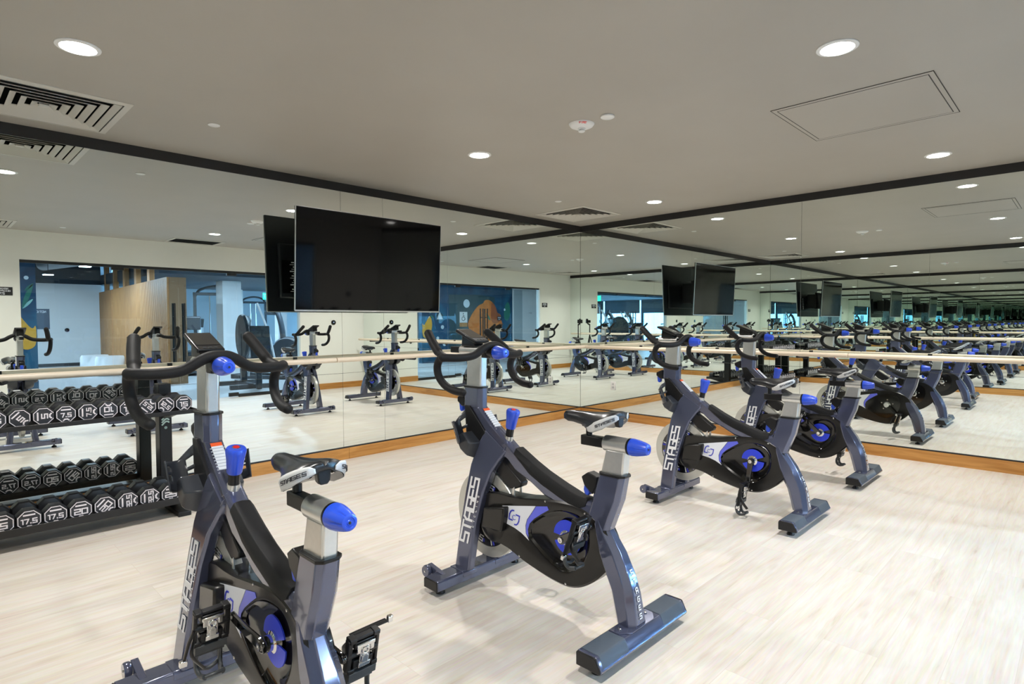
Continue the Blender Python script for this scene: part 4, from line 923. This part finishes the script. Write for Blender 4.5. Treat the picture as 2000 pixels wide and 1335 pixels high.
patch('orange_fruit', [(-6.15, 1.04), (-6.14, 1.18), (-6.25, 1.37), (-6.42, 1.57), (-6.61, 1.74), (-6.79, 1.78), (-6.84, 1.88), (-6.98, 1.91), (-7.12, 1.88), (-7.25, 1.79), (-7.36, 1.67), (-7.41, 1.48), (-7.56, 1.46), (-7.59, 1.26), (-7.65, 1.14), (-7.62, .99), (-7.2, .6), (-6.8, .5), (-6.47, .7), (-6.25, .9)], M['mo1'], mu, .002)
patch('rust_lobe', [(-7.12, 1.30), (-7.14, 1.86), (-7.25, 1.79), (-7.36, 1.67), (-7.41, 1.48), (-7.54, 1.45), (-7.58, 1.26), (-7.4, 1.14), (-7.2, 1.16)], M['mo2'], mu, .0035)
patch('green_leaf', [(-6.90, 1.50), (-7.04, 1.40), (-7.13, 1.22), (-6.98, 1.30)], M['mg'], mu, .0035)
patch('yellow_pear', [(-4.39, 1.2), (-4.385, .9), (-4.42, .76), (-4.57, .71), (-4.71, .89), (-4.76, 1.18), (-4.66, 1.43), (-4.54, 1.22), (-4.44, 1.09)], M['mo3'], mu, .002)
for k, (cx, cz, r) in enumerate([(-6.09, 1.77, .13), (-5.13, 1.05, .06), (-4.95, .72, .05), (-4.51, 2.04, .035), (-5.2, .55, .07), (-7.75, 1.6, .04)]): patch('pale_spot', [(cx + r * cos(a * pi / 8), cz + r * sin(a * pi / 8)) for a in range(16)], M['mw'], mu, .0035, 0)
for k, (a, b, w_) in enumerate([((-4.60, 1.42), (-4.40, 2.0), .05), ((-4.62, 1.42), (-4.95, 1.75), .05), ((-4.66, 1.42), (-4.85, 1.28), .03), ((-4.60, 1.45), (-4.40, 1.68), .03), ((-4.7, 1.45), (-5.0, 1.95), .04), ((-4.9, 1.45), (-5.0, 1.22), .03), ((-4.56, 1.78), (-4.39, 1.96), .03)]):
    d = Vector((b[0] - a[0], b[1] - a[1])); n_ = Vector((-d.y, d.x)).normalized() * w_; m_ = Vector(((a[0] + b[0]) / 2, (a[1] + b[1]) / 2))
    patch('leaf_blade', [a, tuple(m_ + n_), b, tuple(m_ - n_)], M['ml'] if k % 2 else M['mg'], mu, .003)
patch('green_leaf', [(-7.70, 1.3), (-7.75, 1.75), (-7.95, 1.9), (-8.05, 1.5), (-7.9, 1.2)], M['mg'], mu, .002)
t = thing('accessible_restroom_sign', 'white square sign with wheelchair symbol on the mural wall, seen mirrored', 'sign', (-5.955, -9.194, 1.345))
MB().bb((-.155, 0, -.165), (.155, .008, .165)).build('plate', M['whiteplastic'], t, smooth=False); MB().bb((-.155, 0, -.29), (.155, .008, -.17)).build('lower_plate', M['slat'], t, smooth=False)
q = MB(); fn = lambda a, b, c: (-a, .008 + c, b)
strokes(q, [[(.06 * cos(a) - .01, .06 * sin(a) - .045) for a in [radians(120 + 12 * i) for i in range(22)]], [(-.01, .085), (-.01, .0), (.045, .0), (.065, -.07)], [(-.01, .04), (.035, .04)]], fn, .016, .001); q.lathe([(.018, 0), (.018, .001), (0, .001)], (.01, .008, .115), (0, 1, 0), 16); q.build('wheelchair_symbol', M['inkdark'], t, smooth=False)
t = thing('restroom_triangle_sign', 'white triangle restroom sign on the mural wall, seen mirrored', 'sign', (-5.025, -9.194, 1.36))
MB().lathe([(.14, 0), (.14, .006), (0, .006)], (0, 0, -.02), (0, 1, 0), 32).build('disc', M['mb'], t, smooth=False)
MB().prism([(0, .15), (-.115, -.08), (.115, -.08)], lambda a, b, c: (a, c, b), .0065, .011).build('triangle', M['whiteplastic'], t, smooth=False)
sign('wayfinding_sign', -7.5, -9.196, 1.31, .19, .13, [('STAIR', .025, .03), ('EXIT', -.03, .025)], 'small black door sign on the orange part of the mural', 'sign')
t = thing('door_1', None, None, (-8.62, -9.2, 0)); t['kind'] = 'structure'
MB().bb((-.46, 0, 0), (.46, .03, 2.26)).build('door_leaf', M['gymwall'], t, bevel=.003); MB().bb((.05, .03, 0), (.46, .034, 2.26)).build('door_grey_band', P('door_grey', (.38, .44, .46), .5), t, smooth=False)  # white leaf with a vertical grey band
q = MB(); q.cyl((-.36, .03, 1.5), (-.36, .07, 1.5), .02, n=12); q.cyl((-.36, .07, 1.5), (-.22, .07, 1.5), .010, n=10); q.build('door_handle', M['chrome'], t)
# lobby details
sign('notice_board', -3.52, -16.0, 1.33, .42, .56, [('NOTICE', .2, .05)], 'dark printed notice board on the far white lobby wall, seen mirrored', 'notice board', bm=P('board_navy', (.02, .05, .09), .4))
t = thing('lobby_thermostat', 'small round black device on the far white lobby wall, seen mirrored', 'wall device', (-2.93, -16.0, 1.02)); MB().lathe([(0, 0), (.055, 0), (.055, .02), (.04, .03), (0, .03)], (0, 0, 0), (0, 1, 0), 24).build('body', M['gloss'], t)  # round black thermostat on the lobby wall
# slatted wall
A = Vector((-2.48, -8.17, 0)); B = Vector((-2.13, -16.0, 0)); d = (B - A); Ls = d.length; ux = d.normalized(); nx = Vector((ux.y, -ux.x, 0)); nx = nx if nx.x < 0 else -nx
t = thing('slat_wall', 'tall oak slat wall in the lobby beyond the glass, seen mirrored', 'slat wall', (0, 0, 0))
rotS = Matrix((ux, nx, (0, 0, 1))).transposed()
MB().box((A + B) / 2 - nx * .17 + Vector((0, 0, 1.05)), (Ls, .30, 2.10), rotS).build('panel', M['slatback'], t, smooth=False)
q = MB(); ns = 130
for k in range(ns): q.box(A + ux * (Ls * (k + .5) / ns) + Vector((0, 0, 1.05)), (Ls / ns * .55, .04, 2.10), rotS)
tag(q.build('slats', M['slat'], t, smooth=False), kind='stuff')
for k in range(5): MB().box(A + ux * (1.9 + k * 1.35) - nx * .1 + Vector((0, 0, 2.54)), (.22, .10, .87), rotS).build('batten', M['slat'], t, smooth=False)
for k, (x, y, lb) in enumerate([(-2.95, -12.3, 'white rounded pouf by the slat wall, left one in the mirror'), (-2.80, -11.5, 'white rounded pouf by the slat wall, right one in the mirror')]):
    tag(MB().lathe([(0, 0), (.26, 0), (.29, .04), (.295, .22), (.29, .40), (.26, .45), (0, .455)], (x, y, 0), (0, 0, 1), 32).build('pouf', M['fabricwhite']), lb, 'pouf', 'lobby poufs')
# columns
for k, (x, y, r, lb) in enumerate([(.03, -12.0, .24, 'thick white column in the gym, seen through the glass'), (1.7, -16.0, .17, 'thinner white column at the back of the gym'), (1.9, -13.0, .13, 'slim white post in the middle of the gym')]):
    tag(MB().bb((x - r, y - r, 0), (x + r, y + r, GZC)).build('column', M['gymwall'], smooth=False), lb, 'column')['kind'] = 'structure'
# gym east wall: window band with blinds, and bright daylight outside
q = MB(); q.bb((GXR - .15, GYL, 0), (GXR, y0, .12)); q.bb((GXR - .15, GYL, 2.75), (GXR, y0, GZC))
for k in range(8): yy = y0 - .1 - k * 2.35; q.bb((GXR - .14, yy - .06, 0), (GXR - .02, yy + .06, GZC))
struct('window_1', q, M['gymceil'], smooth=False)
struct('window_2', MB().bb((GXR - .09, GYL, .12), (GXR - .08, y0, 2.75)), M['glass'], smooth=False)
for k in range(7):
    yy = y0 - .1 - (k + .5) * 2.35; q = MB()
    for j in range(18): q.box((GXR - .25, yy, 1.66 + j * .06), (.012, 2.2, .062), Matrix.Rotation(.25, 3, 'Y'))
    tag(q.build('window_blind', M['blind'], smooth=False), 'dark slatted blind half lowered over gym window bay %s from the glass wall' % ['first', 'second', 'third', 'fourth', 'fifth', 'sixth', 'seventh'][k], 'blind', 'gym window blinds')
# ducts and lobby lights
for k, (a, b, r, lb) in enumerate([((-3.6, -14.5, 2.72), (-1.8, -5.6, 2.72), .16, 'round metal duct under the dark lobby ceiling'), ((-1.5, -9.5, 2.76), (8.5, -9.5, 2.76), .15, 'round metal duct across the gym ceiling'), ((-1.5, -17.5, 2.74), (8.5, -17.5, 2.74), .18, 'round metal duct at the back of the gym ceiling')]):
    tag(MB().cyl(a, b, r, n=20).build('ceiling_duct', M['duct']), lb, 'duct', 'lobby ducts')
M['lamp3'] = M_emit('corridor_lamp', (.80, .90, 1.), 400.)
M['lamp2'] = M_emit('lobby_lamp', (.74, .88, 1.), 2000.)
for k, (x, y, z, lb) in enumerate([(-3.7, -13.0, 2.36, 'far over the lobby wall'), (-3.26, -7.2, 2.4, 'near the slat wall end'), (-1.2, -9.0, 2.35, 'over the gym entrance'), (.45, -13.1, 2.30, 'behind the thick column'), (-.4, -7.4, 2.4, 'just beyond the glass end'), (-5.6, -7.4, 2.42, 'before the mural'), (-7.1, -7.3, 2.42, 'before the orange fruit'), (3.5, -8.0, 2.35, 'over the cardio machines'), (4.0, -14.0, 2.3, 'in the deep gym'), (-3.4, -10.5, 2.4, 'over the white poufs')]):
    t = thing('pendant_disc_light', 'round white disc light hanging ' + lb, 'light', (x, y, z), group='lobby disc lights')
    MB().lathe([(0, 0), (.11, 0), (.11, .05), (.03, .06), (0, .06)], (0, 0, 0), (0, 0, 1), 24).build('housing', M['gymceil'], t); MB().lathe([(0, -.004), (.10, -.004), (.10, -.001), (0, -.001)], (0, 0, 0), (0, 0, 1), 24).build('lens', M['lamp3'] if y > -8 and x < -3 else M['lamp2'], t)
    MB().cyl((0, 0, .06), (0, 0, GZC - z), .006, n=8).build('stem', M['gymceil'], t)
M['exitg'] = M_emit('exit_green', (.05, .9, .5), 2.4)
for (x, y, z, rz, lb) in [(2.35, -15.0, 2.08, -.35, 'green lit exit sign in the deep gym, seen in the left mirror'), (1.35, -9.75, 2.14, -.95, 'green lit exit sign hanging above the cardio machines')]:
    t = thing('exit_sign', lb, 'exit sign', (x, y, z), rz); MB().bb((-.18, -.015, -.11), (.18, .015, .11)).build('face', M['exitg'], t, smooth=False)
    q = MB(); text(q, 'EXIT', lambda a, b, c: (-a, .015 + c, b), .12, .6, .2, .4, th=.002); q.build('lettering', M['white'], t, smooth=False); MB().cyl((0, 0, .11), (0, 0, GZC - z), .01, n=8).build('stem', M['gymceil'], t)
# gym machines
def tower(x, y, rz, lb):
    t = thing('cable_machine', lb, 'gym machine', (x, y, 0), rz, 'gym machines')
    q = MB(); q.bb((-.5, -.04, 0), (-.42, .04, 2.0)); q.bb((.42, -.04, 0), (.5, .04, 2.0)); q.bb((-.5, -.04, 1.94), (.5, .04, 2.02)); q.bb((-.5, -.35, 0), (-.42, .35, .06)); q.bb((.42, -.35, 0), (.5, .35, .06)); q.build('frame', M['machine'], t, bevel=.01)
    q = MB(); q.tube(catmull([(.46, 0, 1.9), (.40, -.1, 2.12), (.1, -.2, 2.2), (-.3, -.1, 2.1), (-.46, 0, 1.9)], 5), .035, 10); q.build('arch', M['machine'], t)
    q = MB()
    for k in range(12): q.bb((-.14, -.06, .1 + k * .055), (.14, .06, .15 + k * .055))
    q.build('weight_stack', M['machinesilver'], t); q = MB(); q.cyl((-.1, 0, .1), (-.1, 0, 1.94), .012, n=8); q.cyl((.1, 0, .1), (.1, 0, 1.94), .012, n=8); q.build('guide_rods', M['chrome'], t)
    q = MB(); q.lathe([(0, -.02), (.07, -.02), (.07, .02), (0, .02)], (-.46, -.06, 1.2), (0, 1, 0), 20); q.cyl((-.46, -.06, 1.2), (-.46, -.06, 1.9), .005, n=6); q.build('pulley', M['chrome'], t)
def cardio(x, y, rz, lb):
    t = thing('elliptical_trainer', lb, 'gym machine', (x, y, 0), rz, 'gym machines')
    q = MB(); q.bb((-.3, -.75, 0), (-.22, .75, .08)); q.bb((.22, -.75, 0), (.3, .75, .08)); q.bb((-.3, -.75, 0), (.3, -.65, .1)); q.bb((-.3, .5, 0), (.3, .62, .1)); q.build('base', M['machine'], t, bevel=.01)
    q = MB(); q.lathe([(0, -.07), (.36, -.07), (.40, -.03), (.40, .03), (.36, .07), (0, .07)], (0, .45, .5), (1, 0, 0), 36); q.build('flywheel_shroud', M['machine'], t)
    q = MB(); q.tube(catmull([(0, .3, .4), (0, .34, .9), (0, .25, 1.35), (0, .1, 1.55)], 5), .06, 10); q.box((0, .1, 1.5), (.36, .06, .26), Matrix.Rotation(-.4, 3, 'X')); q.build('console_mast', M['machine'], t)
    for s in (-1, 1):
        q = MB(); q.tube(catmull([(s * .22, .3, .35), (s * .26, .2, .9), (s * .26, .05, 1.3), (s * .22, -.12, 1.62)], 6), .022, 8); q.bb((s * .12, -.5, .28), (s * .28, -.1, .33)); q.tube([(s * .2, -.3, .3), (s * .2, .45, .4)], .025, 8); q.build('arm', M['machinesilver'], t)
def discm(x, y, rz, lb):
    t = thing('plate_machine', lb, 'gym machine', (x, y, 0), rz, 'gym machines')
    q = MB(); q.lathe([(0, -.04), (.40, -.04), (.42, 0), (.40, .04), (0, .04)], (0, 0, .95), (1, 0, 0), 40); q.build('round_shield', M['machine'], t)
    q = MB(); q.bb((-.05, -.5, 0), (.05, .5, .1)); q.bb((-.05, -.06, 0), (.05, .06, 1.0)); q.bb((-.35, -.5, 0), (.35, -.4, .08)); q.bb((-.35, .4, 0), (.35, .5, .08)); q.build('base', M['machine'], t, bevel=.008)
    q = MB()
    for s in (-1, 1): q.tube([(.06, s * .1, .2), (.10, s * .16, 1.25), (.10, s * .05, 1.32)], .018, 8)
    q.build('handles', M['machinesilver'], t); q = MB(); q.box((.1, .62, .55), (.35, .3, .08)); q.box((.1, .75, .85), (.35, .08, .6), Matrix.Rotation(.2, 3, 'X')); q.bb((.05, .58, 0), (.15, .68, .5)); q.build('seat', M['machine'], t, bevel=.02)
def treadmill(x, y, rz, lb):
    t = thing('treadmill', lb, 'gym machine', (x, y, 0), rz, 'gym machines')
    q = MB(); q.bb((-.40, -.9, .05), (.40, .9, .18)); q.build('deck', M['machine'], t, bevel=.02)
    q = MB()
    for s in (-1, 1): q.tube([(s * .38, .75, .1), (s * .38, .55, 1.1), (s * .38, .1, 1.05)], .035, 10)
    q.build('handrails', M['machinesilver'], t); q = MB(); q.box((0, .62, 1.2), (.82, .07, .32), Matrix.Rotation(-.35, 3, 'X')); q.build('console', M['machine'], t, bevel=.02)
tower(-.25, -12.3, .2, 'dark cable tower left of the thick gym column, seen mirrored'); tower(5.2, -12.6, -.9, 'dark cable tower near the gym windows, seen mirrored'); tower(3.2, -18.3, 0, 'dark cable tower at the back of the gym, seen mirrored')
discm(-1.62, -6.75, .12, 'round shielded weight machine just beyond the glass wall, seen mirrored'); discm(1.5, -9.2, -.9, 'round shielded weight machine under the hanging exit sign')
cardio(-.55, -8.1, -.55, 'dark elliptical trainer close to the glass wall end, seen mirrored'); cardio(3.6, -10.0, -.95, 'dark elliptical trainer in front of the bright gym windows'); cardio(2.2, -7.0, -.4, 'dark elliptical trainer between the other cardio machines')
treadmill(-1.5, -10.8, .3, 'treadmill behind the end of the slat wall, seen mirrored'); treadmill(-1.0, -14.3, .1, 'treadmill deep in the gym by the back column'); treadmill(6.6, -9.8, -1.2, 'treadmill facing the bright gym windows'); treadmill(.9, -18.6, 0, 'treadmill at the far back wall of the gym')

# ------------------------------------------------------------------ the photographer's camera on its tripod (seen in the mirrors)
t = thing('camera_tripod', 'black camera on a tripod with spread legs, seen only in the mirrors', 'camera', (-5.958, -4.715, 0))
fw = Vector((cos(yaw), sin(yaw), 0)); rt = Vector((sin(yaw), -cos(yaw), 0)); Rb = Matrix((rt, fw, (0, 0, 1))).transposed(); off = Vector((-5.977, -4.6587, 1.2)) - Vector((-5.958, -4.715, 0))
cb = MB().box(off - fw * .105, (.13, .055, .09), Rb).box(off - fw * .105 + Vector((0, 0, .055)), (.05, .05, .03), Rb).build('camera_body', M['plastic'], t, bevel=.006)
MB().cyl(off - fw * .080, off - fw * .014, .035, n=28).build('lens_barrel', M['plastic'], cb, bevel=.003)
MB().box(off - fw * .134, (.075, .003, .052), Rb).build('rear_display', M_emit('display_glow', (.25, .5, .62), .35), cb, smooth=False)
q = MB(); q.cyl((0, 0, .84), (0, 0, 1.13), .013, n=14); q.tube([(0, 0, 1.11), (off.x - fw.x * .09, off.y - fw.y * .09, 1.15)], .02, 12); q.build('column', M['plastic'], t)
for k in range(3):
    a = radians(35 + 120 * k); L3 = .20 if k == 1 else .27
    q = MB(); q.tube([(0, 0, .85), (L3 * .8 * cos(a), L3 * .8 * sin(a), .0125)], [.014, .010], 10); q.build('leg', M['plastic'], t)

# ------------------------------------------------------------------ daylight and render settings
wd = bpy.data.worlds.new('world'); SC.world = wd; wd.use_nodes = True; bg = wd.node_tree.nodes['Background']; bg.inputs[0].default_value = (.42, .74, 1., 1); bg.inputs[1].default_value = 110.
SC.view_settings.view_transform = 'Standard'; SC.view_settings.look = 'None'; SC.view_settings.gamma = 1; SC.view_settings.use_curve_mapping = False; SC.view_settings.exposure = 0.08
cy = SC.cycles
cy.max_bounces = 24; cy.glossy_bounces = 18; cy.diffuse_bounces = 4; cy.transmission_bounces = 8; cy.transparent_max_bounces = 40
cy.caustics_reflective = True; cy.caustics_refractive = False; cy.sample_clamp_indirect = 4; cy.use_denoising = True
cy.use_adaptive_sampling = True; cy.adaptive_threshold = .02
